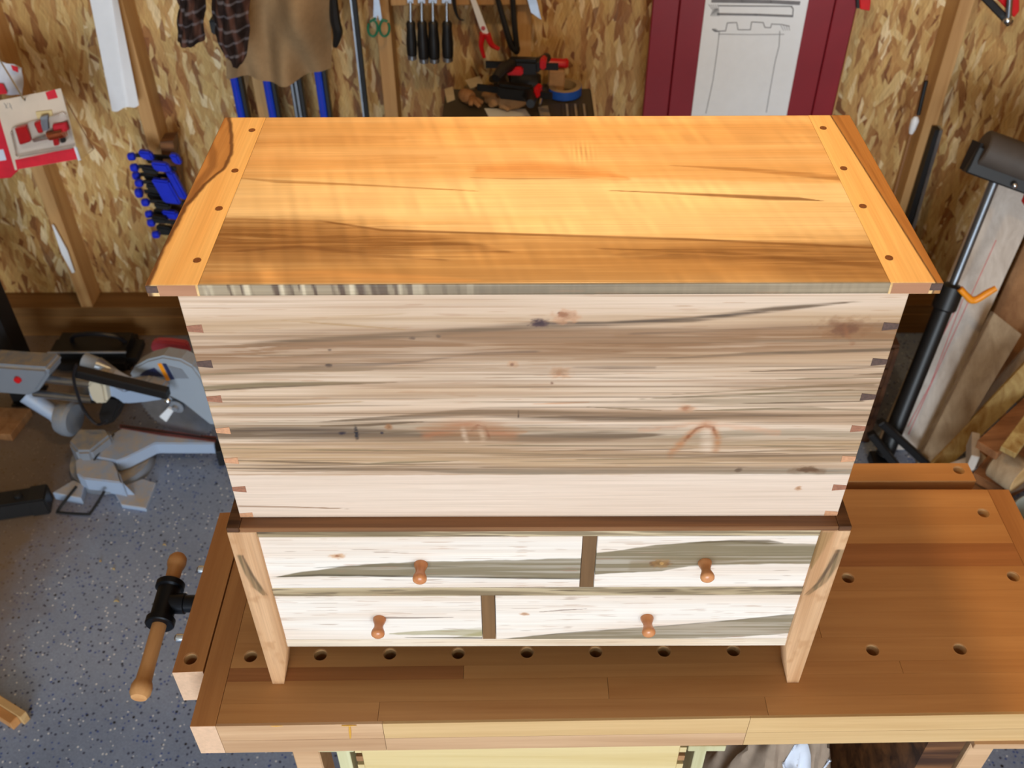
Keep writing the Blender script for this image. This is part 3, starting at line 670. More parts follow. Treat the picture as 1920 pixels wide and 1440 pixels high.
def rail_paint(seed, dark):
    def f(P):
        u, v = P[:, 0], P[:, 2]; C = maple(u, v, seed, (206, 186, 152), (150, 130, 98), .3) if dark > .3 else maple(u, v, seed, (230, 214, 194), (222, 198, 170), .3)
        n = fbm(u, v+u*.02, .12, .006, seed+3); C = mixc(C, la((112, 94, 68)), sst(n, .45, .62)*dark); n = fbm(u, v-u*.015, .08, .005, seed+6)
        return mixc(C, la((78, 60, 44)), sst(n, .64, .74)*dark*.8)
    return f
for z0, z1, sd, dk in ((.3325, .3458, 90, .75), (.2095, .2270, 93, .7), (.0905, .1075, 96, .12)):
    figured('rail', rect((-.3548, RY, B+z0), (.7096, 0, 0), (0, 0, z1-z0)), 380, 12, (0, .018, 0), rail_paint(sd, dk), 'figured', chest)
for x0, x1, z0, z1 in ((.0568, .0742, .2270, .3325), (-.0752, -.0575, .1075, .2095)):
    box((x0, RY+.0006, B+z0), (x1, RY+.02, B+z1)).build('divider', 'divider', chest)
dp = lambda px, py: AY(px, py, RY)[[0, 2]]
D_ = lambda L: [tuple(dp(*q)) for q in L]
BAND, BLINE = la((124, 110, 82)), la((72, 62, 46))
def paint_drawer(k):
    def f(P):
        u, v = P[:, 0], P[:, 2]; C = maple(u, v, 100+k*7, (236, 226, 216), (226, 208, 192), .45)
        if k == 0:
            up = D_([(519, 1081), (570, 1072), (640, 1062), (690, 1057), (800, 1052), (960, 1050), (1092, 1046)]); lo = D_([(519, 1082), (560, 1080), (640, 1080), (800, 1081), (1092, 1085)])
            C = band(C, u, v, up, lo, BAND, .95, .0012, .25, 3); C = streak(C, u, v, S([(519, 1081, 1), (600, 1078, 2), (800, 1081, 1.6), (1092, 1085, 1.4)], 900, dp), BLINE, .8, .6, .4, 4)
            C = streak(C, u, v, S([(590, 1064, .5), (680, 1060, 2), (760, 1060, 2), (860, 1062, .5)], 900, dp), BLINE, .5, .6, .5, 5)
            q = dp(632, 1042); C = knot(C, u, v, q[0], q[1], .012, .006, la((206, 156, 110)), .7, 6); C = knot(C, u, v, q[0], q[1], .004, .003, la((150, 90, 60)), .7, 7)
        if k == 1:
            up = D_([(1112, 1037), (1170, 1030), (1230, 1021), (1330, 1013), (1400, 1015), (1540, 1020)]); lo = D_([(1112, 1077), (1180, 1073), (1240, 1071), (1290, 1062), (1380, 1058), (1540, 1057)])
            C = band(C, u, v, up, lo, BAND, .95, .0012, .3, 13); C = streak(C, u, v, S([(1290, 1018, .5), (1370, 1014, 2), (1440, 1016, 4), (1470, 1018, .4)], 900, dp), la((92, 76, 50)), .9, .6, .3, 14)
            C = streak(C, u, v, S([(1180, 1060, 8), (1240, 1056, 8), (1330, 1050, 5), (1400, 1048, 1)], 900, dp), la((124, 104, 70)), .6, .8, .4, 15)
            for x, c_, r in ((1228, (92, 56, 34), .008), (1250, (104, 64, 36), .008), (1238, (150, 112, 66), .016)):
                q = dp(x, 1056); C = knot(C, u, v, q[0], q[1], r, r*.7, la(c_), .75, 16+int(r*1000))
            q = dp(1240, 1056); C = knot(C, u, v, q[0], q[1], .003, .003, la((196, 150, 90)), .8, 19)
        if k == 2:
            C = streak(C, u, v, S([(715, 1158, 1.6), (780, 1158, 1.2), (850, 1157, .3)], 850, dp), la((92, 66, 50)), .9, .5, .2, 23)
            C = band(C, u, v, D_([(730, 1187), (820, 1181), (915, 1176)]), D_([(730, 1189), (820, 1190), (915, 1192)]), la((160, 150, 112)), .75, .001, .6, 24)
            C = streak(C, u, v, S([(850, 1196, 1), (890, 1190, 4), (915, 1188, 6)], 850, dp), la((142, 132, 60)), .7, .7, .4, 25)
            C = streak(C, u, v, S([(760, 1195, .4), (850, 1195, 1.4), (915, 1196, 1.6)], 850, dp), BLINE, .8, .6, .3, 26)
        if k == 3:
            up = D_([(935, 1199), (1000, 1192), (1100, 1183), (1250, 1173), (1380, 1162), (1500, 1150)]); lo = D_([(935, 1206), (1100, 1203), (1230, 1197), (1330, 1196), (1500, 1186)])
            C = band(C, u, v, up, lo, BAND, .92, .0012, .3, 33); C = streak(C, u, v, [(p[0], p[1], .0012) for p in up], BLINE, .55, .7, .5, 34)
            q = dp(983, 1151); C = knot(C, u, v, q[0], q[1], .008, .004, la((200, 150, 110)), .7, 35)
            C = streak(C, u, v, S([(1010, 1147, .3), (1050, 1144, 1.2), (1100, 1141, .3)], 850, dp), la((120, 88, 74)), .8, .5, .2, 36)
        n = fbm(u, v+u*.01, .06, .0022, 130+k, 2); C = mixc(C, la((150, 116, 94)), sst(n, .80, .88)*.55)
        return C
    return f
kn = [(-.152, .2775), (.2165, .2795), (-.217, .1572), (.152, .1585)]
DR = [(-.3538, .0558, .2280, .3315), (.0752, .3538, .2280, .3315), (-.3538, -.0762, .1085, .2085), (-.0565, .3538, .1085, .2085)]
for k, (x0, x1, z0, z1) in enumerate(DR):
    d = figured('drawer', rect((x0, RY-.0004, B+z0), (x1-x0, 0, 0), (0, 0, z1-z0)), int((x1-x0)*900), 90, (0, .016, 0), paint_drawer(k), 'figured', chest)
    x, z = kn[k]
    MB().lathe((x, RY-.0002, B+z), (0, -1, 0), [(0, .0090), (.002, .0091), (.005, .0082), (.009, .0066), (.013, .0061), (.017, .0072), (.0205, .0088), (.0235, .0093), (.026, .0088), (.028, .0066), (.0292, .003), (.0295, .0)], 24).build('knob', 'knob', d)

# ------------------------------------------------------------------ the workbench
bench = thing('workbench', (.17, .16, 0), 'oiled beech workbench with round dog holes and pale front edge under the maple chest', 'workbench')
FL, FR, BL_, BR_ = np.array((-.4965, -.068)), np.array((.8450, -.0490)), np.array((-.4955, .392)), np.array((.846, .3835))
def bmap(u, v):
    a = FL+(FR-FL)*u; b = BL_+(BR_-BL_)*u; return a+(b-a)*v
def binv(x, y):
    u = v = .5
    for _ in range(30):
        p = bmap(u, v); u += (x-p[0])/1.342; v += (y-p[1])/.455
    return u, v
TB = .076
def lining(x, y, z1, z0, par):
    z0 = z1-.012; MB().lathe((x, y, z0), (0, 0, 1), [(0, .0096), (z1-z0-.0016, .0096), (z1-z0, .0108), (z1-z0+.0006, .0110), (z1-z0+.0006, .0109), (z1-z0-.0014, .0097)], 32, False).build('hole_lining', 'hole', par)
def stave(v0, v1, u0, u1, holes, mat, name='stave'):
    """a stave of the top, holes bored into it and closed by a disc inside"""
    mb = MB(); rh = .0098; cells = sorted(holes); cur = u0
    tops = []
    segs = []
    for (hu, hx, hy) in cells:
        w = .022/1.342; segs.append((cur, hu-w, None)); segs.append((hu-w, hu+w, (hx, hy))); cur = hu+w
    segs.append((cur, u1, None))
    for a, b, h in segs:
        P = [bmap(a, v0), bmap(b, v0), bmap(b, v1), bmap(a, v1)]
        for z, flip in ((B, 0), (B-TB, 1)):
            if h is None:
                q = [(p[0], p[1], z) for p in P]; mb.add(q, [(3, 2, 1, 0) if flip else (0, 1, 2, 3)])
            else:
                c = np.array(h); inner = []; outer = []
                angs = sorted([2*math.pi*k/28-math.pi for k in range(28)]+[math.atan2(p[1]-c[1], p[0]-c[0]) for p in P]); n = len(angs)
                for t_ in angs:
                    d = np.array((math.cos(t_), math.sin(t_))); inner.append(c+d*rh)
                    best = 1e9
                    for i in range(4):
                        A, E_ = P[i], P[(i+1) % 4]-P[i]; den = d[0]*E_[1]-d[1]*E_[0]
                        if abs(den) < 1e-12: continue
                        tt = ((A-c)[0]*E_[1]-(A-c)[1]*E_[0])/den; ss = ((A-c)[0]*d[1]-(A-c)[1]*d[0])/den
                        if tt > 0 and -1e-6 <= ss <= 1+1e-6: best = min(best, tt)
                    outer.append(c+d*best)
                vs = [(*p, z) for p in inner]+[(*p, z) for p in outer]
                fs = [(k, n+k, n+(k+1) % n, (k+1) % n) for k in range(n)]
                if flip: fs = [f[::-1] for f in fs]
                mb.add(vs, fs)
                if not flip:
                    mb.add([(*p, B-.034) for p in inner], [tuple(range(n))])  # disc added down the hole to keep its inside dark
                    vs = [(*p, B) for p in inner]+[(*p, B-TB) for p in inner]
                    mb.add(vs, [(k, (k+1) % n, n+(k+1) % n, n+k) for k in range(n)], True)
    for va, vb, ua, ub in ((v0, v0, u0, u1), (v1, v1, u1, u0)):
        p, q = bmap(ua, va), bmap(ub, vb); mb.add([(*p, B-TB), (*q, B-TB), (*q, B), (*p, B)], [(0, 1, 2, 3)])
    for u_, f in ((u0, 0), (u1, 1)):
        p, q = bmap(u_, v0), bmap(u_, v1); mb.add([(*p, B-TB), (*p, B), (*q, B), (*q, B-TB)], [(0, 1, 2, 3)])
    o = mb.build(name, mat, bench)
    for (hu, hx, hy) in cells: lining(hx, hy, B-.0004, B-TB+.001, o)
    return o
hpx = [(470, 1231), (601, 1228), (731, 1226), (859, 1225), (988, 1223), (1117, 1222), (1245, 1221), (1375, 1220), (1636, 1219), (1800, 1217), (1590, 1084), (1900, 1081), (1844, 962)]
HW = [AZ(x, y, B)[:2] for x, y in hpx]; HU = [binv(*h) for h in HW]
vr = [0.008, .075, .155, .205, .300, .405, .500, .610, .720, .815, .905, 1.0]
mats = ['bench', 'bench', 'bench', 'bench_dark', 'bench', 'bench', 'bench', 'bench_dark', 'bench', 'bench', 'bench', 'bench']
# rows are moved so that no joint cuts a hole
for i in range(len(vr)):
    for (hu, hv) in HU:
        if abs(vr[i]-hv) < .03 and i not in (0, len(vr)-1): vr[i] = hv+(.032 if vr[i] >= hv else -.032)
vr = sorted(vr)
E0, E1 = .0275, .972
for i in range(len(vr)-1):
    hs = [(hu, h[0], h[1]) for h, (hu, hv) in zip(HW, HU) if vr[i] < hv < vr[i+1]]
    g = .0004
    cuts = {0: [.2, .62], 1: [.45], 2: [.29, .78], 3: [.47], 4: [.7], 5: [.35], 7: [.6], 8: [.75]}.get(i, [.5+.1*(i % 3)])
    cuts = [c_ for c_ in cuts if all(abs(c_-h[0]) > .05 for h in hs)]
    for a, b in zip([E0]+cuts, cuts+[E1]):
        hh = [h for h in hs if a < h[0] < b]
        stave(vr[i]+g/2, vr[i+1]-g/2, a+.0002, b-.0002, hh, 'bench_dark' if (i == 2 and a < .1) or (i == 7) else 'bench')
stave(0, 1, 0, E0-.0004, [], 'bench_y', 'end_cap'); stave(0, 1, E1+.0004, 1, [], 'bench_y', 'end_cap')
def fpt(u, z, d): p = bmap(u, 0); return (p[0], p[1]-d, z)
def fstrip(u0, u1, z0, z1, mat):
    d = .0006
    MB().hexa([fpt(u0, z0, d), fpt(u1, z0, d), fpt(u1, z0, -.0035), fpt(u0, z0, -.0035), fpt(u0, z1, d), fpt(u1, z1, d), fpt(u1, z1, -.0035), fpt(u0, z1, -.0035)]).build('front_strip', mat, bench)
for a, b, m1, m2 in ((E0, .205, 'bench_pale2', 'bench_pale2'), (.2055, .600, 'bench_pale', 'bench_pale2'), (.6005, .972, 'bench_pale', 'bench_pale')):
    fstrip(a, b, B-.041, B-.0003, m1); fstrip(a, b, B-TB, B-.0415, m2)
fstrip(0, E0-.0005, B-TB, B-.0003, 'bench_endgrain'); fstrip(.9725, 1, B-TB, B-.0003, 'bench_pale2')
gd_ = []
for (x0, y0, x1, y1, w) in ((640, 1358, 668, 1359, .0014), (655, 1359, 657, 1384, .002), (507, 1360, 530, 1359, .0014)):
    a = AY(x0, y0, -.0665); c = AY(x1, y1, -.0665); a[2] = min(a[2], B-.002); c[2] = min(c[2], B-.002)
    MB().tube([a, (a+c)/2, c], [w*.6, w, w*.5], 8).build('glue_drip', 'glue', bench)
# end vise at the left
ja = MB(); jt = B-.0008
jl = [(-.545, .020), (-.4995, .022), (-.4985, .338), tuple(AZ(412, 961, B)[:2])]
jl = [np.array(p) for p in jl]; jc = AZ(357, 1235, B)[:2]
def vise_jaw(q, holes, mat):
    mb = MB(); n = len(q)
    z1, z0 = jt, B-.078
    if holes is not None:
        c = np.array(holes); inner = []; outer = []
        angs = sorted([2*math.pi*k/28-math.pi for k in range(28)]+[math.atan2(p[1]-c[1], p[0]-c[0]) for p in q]); n_ = len(angs)
        for t_ in angs:
            d = np.array((math.cos(t_), math.sin(t_))); inner.append(c+d*.0098); best = 1e9
            for i in range(n):
                A, E_ = q[i], q[(i+1) % n]-q[i]; den = d[0]*E_[1]-d[1]*E_[0]
                if abs(den) < 1e-12: continue
                tt = ((A-c)[0]*E_[1]-(A-c)[1]*E_[0])/den; ss = ((A-c)[0]*d[1]-(A-c)[1]*d[0])/den
                if tt > 0 and -1e-6 <= ss <= 1+1e-6: best = min(best, tt)
            outer.append(c+d*best)
        for z, fl in ((z1, 0), (z0, 1)):
            fs = [(k, n_+k, n_+(k+1) % n_, (k+1) % n_) for k in range(n_)]
            mb.add([(*p, z) for p in inner]+[(*p, z) for p in outer], [f[::-1] for f in fs] if fl else fs)
        mb.add([(*p, z1-.034) for p in inner], [tuple(range(n_))])  # added disc blocks light from below so the hole stays dark
        mb.add([(*p, z1) for p in inner]+[(*p, z0) for p in inner], [(k, (k+1) % n_, n_+(k+1) % n_, n_+k) for k in range(n_)], True)
        mb.add([(*p, z0) for p in outer]+[(*p, z1) for p in outer], [(k, (k+1) % n_, n_+(k+1) % n_, n_+k) for k in range(n_)])
    o = mb.build('vise_jaw', mat, bench)
    if holes is not None: lining(holes[0], holes[1], z1-.0004, z0+.001, o)
    return o
vj = vise_jaw(jl, jc, 'bench_y')
MB().prism([(-.5448, .0196, B-.078), (-.4997, .0216, B-.078), (-.4997, .0216, B-.001), (-.5448, .0196, B-.001)], (0, .001, 0)).build('end_face', 'bench_endgrain', vj)
bj = vise_jaw([np.array(p) for p in ((-.30, .406), (.7965, .406), (.7965, .4495), (-.30, .4495))], AZ(1798, 881, B)[:2], 'bench')
# screw, tee and bar
XV = -.628; th_ = AX(310, 1132, XV); tA = AX(333, 1050, XV); tB = AX(262, 1302, XV)
dv = (tB-tA)/np.linalg.norm(tB-tA)
MB().lathe(th_-dv*.042, dv, [(0, .0225), (.002, .0245), (.012, .0245), (.014, .0195), (.070, .0195), (.072, .0245), (.082, .0245), (.084, .0225)], 24).build('pipe_tee', 'pipe', vj)
MB().lathe(th_, (1, 0, 0), [(.010, .0175), (.034, .0180), (.035, .0150), (.105, .0150)], 20).build('pipe_stub', 'pipe', vj)
L_ = np.linalg.norm(tB-tA)
MB().lathe(tA, dv, [(-.012, .004), (-.010, .011), (-.004, .0155), (.006, .0165), (.014, .0150), (.018, .0130), (.05, .0122), (L_-.05, .0122), (L_-.024, .0130), (L_-.020, .0150), (L_-.012, .0172), (L_-.002, .0168), (L_+.006, .0125), (L_+.007, .0)], 24).build('vise_bar', 'dowel', vj)
for px, py in ((379, 1068), (338, 1196)):
    p = AX(px, py, -.552); MB().lathe((-.541, p[1], p[2]), (-1, 0, 0), [(0, .006), (.012, .0072), (.016, .0072), (.019, .004), (.0195, 0)], 16).build('guide_bolt', 'chrome', vj)
# under the bench
def U(px, py, y): return AY(px, py, y)
for s, xa, xb in (('l', -.372, -.330), ('r', .660, .700)):
    for y0, y1 in ((-.045, .005), (.30, .35)):
        box((xa, y0, 0), (xb, y1, B-TB-.012)).build('leg', 'bench_pale2', bench, .002, 1)
    box((xa-.03 if s == 'l' else xa-.005, -.058, B-TB-.013), (xb+.002 if s == 'l' else xb+.10, .36, B-TB)).build('cleat', 'bench_pale2', bench, .001, 1)
    box((xa+.002, .005, .10), (xb-.002, .30, .18)).build('foot_rail', 'bench_pale2', bench)
box((.598, -.04, .19), (.655, .34, B-TB)).build('leg_panel', 'ledge', bench)
box((-.37, -.02, .185), (.66, .34, .205)).build('shelf', 'bench', bench)
for x0, x1, xs0, xs1 in ((-.326, -.272, -.300, -.280), (.228, .284, .240, .258)):
    m = box((x0, -.060, B-TB-.014), (x1, .30, B-TB)); m.box((xs0, -.056, B-TB-.14), (xs1, .30, B-TB-.014)); m.build('drawer_runner', 'runner', bench, .001, 1)
dr = box((-.262, -.056, B-TB-.13), (.217, -.040, B-TB-.004)).build('drawer', 'poplar', bench, .001, 1)
for x0, x1 in ((-.272, -.262), (.217, .227)):
    for k in range(5):
        z = B-TB-.010-k*.025; box((x0, -.0558, z-.014), (x1, .28, z)).build('dovetail', 'planktan' if k % 2 else 'poplar', dr)

# ------------------------------------------------------------------ under the bench: cloth
def heap(c, rx, ry, h, seed):
    def f(a, b, up=0.0):
        x = (a-.5)*2; y = (b-.5)*2; r = min(1, math.sqrt(x*x+y*y))
        n1 = float(vnoise(x+.4*y, y, .34, .5, seed)); n2 = float(vnoise(x-.3*y, y, .16, .3, seed+3)); n3 = float(vnoise(x, y+.5*x, .09, .16, seed+6))
        w = .22*abs(2*n1-1)+.12*abs(2*n2-1)+.05*abs(2*n3-1)
        return (c[0]+x*rx, c[1]+y*ry, c[2]+max(.006, h*(1-r**2.6)*(1.02-w))+up)
    return f
hp = heap((.440, .10, .206), .150, .135, .520, 21)
cb = thing('cloth_bag', (.44, .10, .206), 'crumpled grey-brown cloth bag and white rag on the shelf under the bench', 'bag')
MB().sheet(lambda a, b: hp(a, b), 64, 48, .004).build('outer_cloth', 'cloth', cb)
MB().sheet(lambda a, b: hp(.52+.26*a+.05*math.sin(6*b), .08+.22*b+.03*math.sin(7*a), .010+.008*math.sin(9*a+4*b)), 24, 18, .003).build('rag_over_bag', 'rag', cb)['label'] = 'white rag'  # white rag laid over the bag, built as one of its parts

#BACKGROUND
# ------------------------------------------------------------------ mitre saw on the floor
def zz(x, y): return (x*.2639, 620+y*.2639)                # reading of the saw from an enlarged view
Fv = np.array((.974, -.226, 0)); Lv = np.array((.226, .974, 0)); SO = np.array((-.932, 1.318, 0))
def SP(x, y, lat=0.0): return APL(*zz(x, y), SO+Lv*lat, Lv)
def SZ(x, y, z): return AZ(*zz(x, y), z)
saw = thing('mitre_saw', (-1.2, 1.32, 0), 'dusty grey sliding mitre saw standing on the blue-grey floor left of the chest', 'saw')
dn = lambda t_: (0, 0, -t_)
w_ = MB().prism([SZ(x, y, .075) for x, y in ((535, 920), (580, 895), (800, 925), (838, 1000), (862, 1080), (600, 1050), (545, 1020))], dn(.05))
w_.build('base_wing', 'cast', saw, .003, 2)
ft = MB(); a = [SZ(x, y, .070) for x, y in ((740, 1040), (862, 1075), (800, 930))]; b = [SZ(x, y, .012) for x, y in ((830, 1170), (930, 1225), (1080, 1050))]
ft.add(a+b+[p-np.array((0, 0, .03)) for p in a]+[p-np.array((0, 0, .012)) for p in b], [(0, 3, 4, 1), (1, 4, 5, 2), (2, 5, 3, 0), (0, 1, 2), (6, 8, 7), (9, 11, 10), (6, 7, 10, 9), (7, 8, 11, 10), (8, 6, 9, 11), (3, 5, 4)][:6])
ft2 = MB().prism([SZ(x, y, .016) for x, y in ((800, 1130), (860, 1235), (1035, 1262), (1108, 1080), (1010, 1050))], dn(.016))
ft2.prism([SZ(x, y, .072) for x, y in ((745, 1060), (870, 1085), (850, 1010), (760, 1000))], dn(.06))
ft2.hexa([SZ(745, 1085, .02), SZ(830, 1180, .003), SZ(950, 1180, .003), SZ(870, 1080, .02), SZ(748, 1062, .07), SZ(850, 1160, .018), SZ(960, 1165, .018), SZ(868, 1075, .07)])
ft2.build('front_foot', 'cast', saw, .002, 1)
MB().prism([SZ(x, y, .03) for x, y in ((370, 1150), (520, 1060), (600, 1090), (575, 1190))], dn(.03)).build('rear_foot', 'cast', saw, .002, 1)
MB().prism([SZ(x, y, .08) for x, y in ((640, 890), (740, 770), (870, 690), (1535, 765), (1522, 802), (1100, 800), (1000, 850), (900, 900), (830, 925))], dn(.045)).build('table_arm', 'cast', saw, .003, 2)
MB().prism([SZ(x, y, .082) for x, y in ((1522, 800), (1535, 755), (1560, 790), (1575, 860), (1530, 865))], dn(.06)).build('arm_end_cap', 'black', saw, .002, 1)
MB().lathe(SZ(790, 900, .03), (0, 0, -1), [(0, .12), (.03, .125)], 28).build('turntable', 'castgrey', saw)
MB().prism([SZ(x, y, .0825) for x, y in ((850, 664), (1200, 712), (1538, 752), (1532, 788), (1150, 742), (850, 690))], dn(.004)).build('kerf_plate', 'kerf', saw)
MB().prism([SZ(x, y, .083) for x, y in ((860, 674), (1536, 765), (1534, 775), (860, 684))], dn(.004)).build('kerf_slot', 'black', saw)
MB().beam(SZ(810, 735, .081), SZ(668, 920, .081), .004, .003, (0, 0, 1)).build('table_seam', 'black', saw)
MB().obox(SO+Fv*-.20+Lv*.11+np.array((0, 0, .11)), Fv, Lv, (0, 0, 1), .012, .14, .10).build('fence', 'castgrey', saw, .002, 1)
# blade
bc = SP(1262, 530, 0.0); mb = MB(); n = 60; r0 = .120; pr = []
for k in range(n):
    q = 2*math.pi*k/n; pr += [(r0, q), (r0+.0075, q+.06)]
pol = [bc+Fv*r*math.cos(q)+np.array((0, 0, 1))*r*math.sin(q) for r, q in pr]
bld = MB().prism(pol, Lv*.0022).build('saw_blade', 'steel', saw)
MB().lathe(bc-Lv*.004, -Lv, [(0, .022), (.004, .022), (.006, .010), (.016, .009)], 18).build('blade_hub', 'castgrey', bld)
gd = MB().prism([SP(x, y, -.016) for x, y in ((915, 325), (950, 262), (1040, 212), (1150, 185), (1280, 208), (1370, 258), (1430, 340), (1490, 480), (1560, 680), (1490, 672), (1400, 600), (1300, 520), (1180, 455), (1060, 420), (980, 395))], Lv*.05).build('blade_guard', 'guard', saw, .006, 2)
st = -.0175
MB().prism([SP(x, y, st) for x, y in ((990, 318), (1030, 285), (1095, 265), (1165, 330))], Lv*.001).build('sticker', 'navy', gd)
MB().prism([SP(x, y, st) for x, y in ((1118, 236), (1145, 232), (1208, 352), (1182, 358))], Lv*.001).build('sticker', 'orange', gd)
MB().prism([SP(x, y, st) for x, y in ((1152, 234), (1180, 236), (1240, 345), (1212, 350))], Lv*.001).build('sticker', 'navy', gd)
MB().prism([SP(x, y, st) for x, y in ((1195, 250), (1290, 275), (1340, 340), (1245, 340))], Lv*.001).build('sticker', 'castgrey', gd)
MB().prism([SP(x, y, -.02) for x, y in ((1128, 612), (1188, 552), (1232, 572), (1180, 652))], Lv*.012).build('blade_glint', 'white', saw, .002, 1)  # white wedge standing in for the shiny highlight on the blade
# head
MB().prism([SP(x, y, -.07) for x, y in ((640, 345), (740, 350), (870, 420), (1010, 400), (1135, 440), (1150, 500), (1010, 520), (880, 530), (820, 485), (740, 470), (650, 520), (618, 450))], Lv*.06).build('motor_arm', 'cast', saw, .008, 2)
MB().beam(SP(545, 290, -.085), SP(1195, 445, -.085), .028, .03, Lv).build('guide_bar', 'black', saw, .003, 1)
MB().ball(SP(1193, 496, -.09), .011).build('arm_knob', 'chrome', saw)
MB().prism([SP(x, y, -.095) for x, y in ((612, 400), (640, 350), (700, 345), (740, 400), (760, 520), (690, 530), (640, 490))], Lv*.05).build('clamp_body', 'beige', saw, .008, 2)
MB().prism([SP(x, y, -.06) for x, y in ((735, 470), (860, 480), (855, 530), (800, 660), (720, 690), (690, 620))], Lv*.06).build('trigger_handle', 'black', saw, .008, 2)
for y0, y1 in ((335, 380), (445, 490)):
    MB().cyl(SP(245, y0, -.04), SP(660, y1, -.04), .0115, n=16).build('slide_rail', 'steel', saw)
rh = MB().prism([SP(x, y, -.07) for x, y in ((-120, 240), (120, 258), (330, 272), (345, 320), (262, 440), (190, 470), (0, 455), (-120, 440))], Lv*.08).build('rear_housing', 'castgrey', saw, .01, 3)
MB().lathe(SP(130, 345, -.072), -Lv, [(0, .011), (.008, .010), (.010, 0)], 16).build('lock_button', 'red', rh)
MB().tube([SP(190, 450, -.03), SP(300, 530, -.03), SP(400, 600, -.03), SP(450, 680, -.03)], [.030, .026, .024, .028], 12).build('support_column', 'cast', saw)
MB().lathe(SP(480, 620, -.03), Fv, [(-.02, .050), (0, .056), (.018, .056), (.026, .046)], 24).build('bevel_pivot', 'castgrey', saw)
MB().prism([SZ(x, y, .11) for x, y in ((480, 790), (560, 690), (760, 690), (790, 740), (640, 860), (540, 860))], dn(.10)).build('base_back', 'castgrey', saw, .008, 2)
MB().cyl(SP(600, 215, .06), SP(700, 248, .06), .026, .024, 18).build('dust_port', 'guard', saw)
MB().cyl(SP(700, 248, .06), SP(830, 292, .06), .026, .008, 18).build('dust_nozzle', 'steel', saw)
MB().tube([SP(x, y, -.105) for x, y in ((545, 240), (522, 330), (550, 450), (600, 570), (690, 665), (760, 640))], .0045, 8).build('power_cord', 'cord', saw)
MB().tube([SZ(545, 1105, .05), SZ(470, 1200, .03), SZ(412, 1278, .012), SZ(430, 1292, .010), SZ(620, 1304, .010), SZ(645, 1290, .012), SZ(700, 1210, .03), SZ(742, 1140, .05)], .0042, 8).build('wire_stop', 'blackmetal', saw)

# ------------------------------------------------------------------ left: floor things
bbm = thing('steel_beam', (-1.55, 1.10, 0), 'black steel beam lying on the floor at the left edge of the photo', 'beam')
p = AZ(92, 963, .002); q = AZ(-120, 995, .002); d = (p-q)/np.linalg.norm(p-q); sd = np.array((-d[1], d[0], 0))
MB().obox((p+q)/2+sd*.03+np.array((0, 0, .03)), d, sd, (0, 0, 1), np.linalg.norm(p-q), .06, .06).build('beam', 'blackmetal', bbm, .004, 2)
MB().obox(p+sd*.03+np.array((.001, 0, .031))-d*.02, d, sd, (0, 0, 1), .05, .066, .064).build('end_cap', 'black', bbm, .004, 2)
MB().lathe(p+sd*.03-d*.07+np.array((0, 0, .06)), (0, 0, 1), [(0, .012), (.008, .012), (.01, .006)], 12).build('bolt', 'blackmetal', bbm)
pst = thing('shelf_rack', (-1.75, 1.62, 0), 'black steel rack upright standing on the floor at the left edge behind the saw', 'rack')
pa = AY(25, 620, 1.60); px_ = pa[0]-.03
m = box((px_-.045, 1.56, .004), (px_+.030, 1.575, 1.25)); m.box((px_+.016, 1.575, .004), (px_+.030, 1.64, 1.25)); m.build('upright', 'blackmetal', pst)
m = box((px_-.6, 1.575, .40), (px_-.046, 1.60, .44)); m.build('shelf_beam', 'blackmetal', pst)
MB().beam((px_-.03, 1.60, .34), (px_-.35, 1.60, .62), .03, .006, (0, 0, 1)).build('brace', 'blackmetal', pst)
box((px_-.05, 1.55, 0), (px_+.035, 1.65, .006)).build('foot_plate', 'blackmetal', pst)
cs = thing('tool_bag', (-1.42, 1.78, 0), 'black tool bag on the floor by the wall behind the mitre saw', 'bag')
box((-1.60, 1.70, 0), (-1.30, 1.86, .085)).build('body', 'black', cs, .03, 4)
MB().tube([(-1.52, 1.78, .083), (-1.50, 1.77, .12), (-1.42, 1.76, .135), (-1.36, 1.77, .115), (-1.34, 1.78, .083)], .008, 8).build('handle', 'cord', cs)
MB().tube([(-1.58, 1.72, .088), (-1.45, 1.715, .092), (-1.32, 1.72, .088)], .004, 6).build('zip', 'castgrey', cs)
o = MB().hexa([(-1.80, 1.42, 0), (-1.60, 1.39, 0), (-1.58, 1.51, 0), (-1.78, 1.54, 0), (-1.80, 1.42, .012), (-1.60, 1.39, .03), (-1.58, 1.51, .03), (-1.78, 1.54, .012)]).build('plywood_scrap', 'planktan', None, .002, 1)
tag(o, 'small tan plywood scrap on the floor behind the grey saw', 'scrap')
o = MB().tube([(-1.45, 1.56, .03), (-1.40, 1.60, .05), (-1.33, 1.62, .045), (-1.27, 1.60, .03)], [.02, .035, .035, .02], 10).build('cloth_roll', 'castgrey'); tag(o, 'dusty grey cloth roll on the floor between saw and tool bag', 'cloth')
hs = thing('hand_saw', (-1.17, 1.70, 0), 'hand saw with faded pink handle lying behind the mitre saw', 'saw')
HP = lambda x, y, yy: AY(*zz(x, y), yy)
mb = MB().prism([HP(x, y, 1.66) for x, y in ((1066, 108), (1100, 78), (1210, 82), (1325, 98), (1352, 172), (1300, 166), (1190, 146), (1120, 148), (1080, 160))], (0, .028, 0)); mb.build('handle', 'pink', hs, .006, 2)
mb = MB().prism([HP(x, y, 1.67) for x, y in ((1095, 160), (1190, 150), (1355, 176), (1390, 240), (1300, 235), (1120, 200))], (0, .014, 0)); mb.build('saw_back', 'kerf', hs, .002, 1)
MB().prism([HP(x, y, 1.676) for x, y in ((1090, 195), (1300, 232), (1500, 250), (1500, 300), (1100, 290))], (0, .002, 0)).build('blade', 'steel', hs)
lb = thing('floor_offcut', (-1.25, .46, 0), 'two-tone wooden offcut on the floor in the bottom left corner', 'offcut')
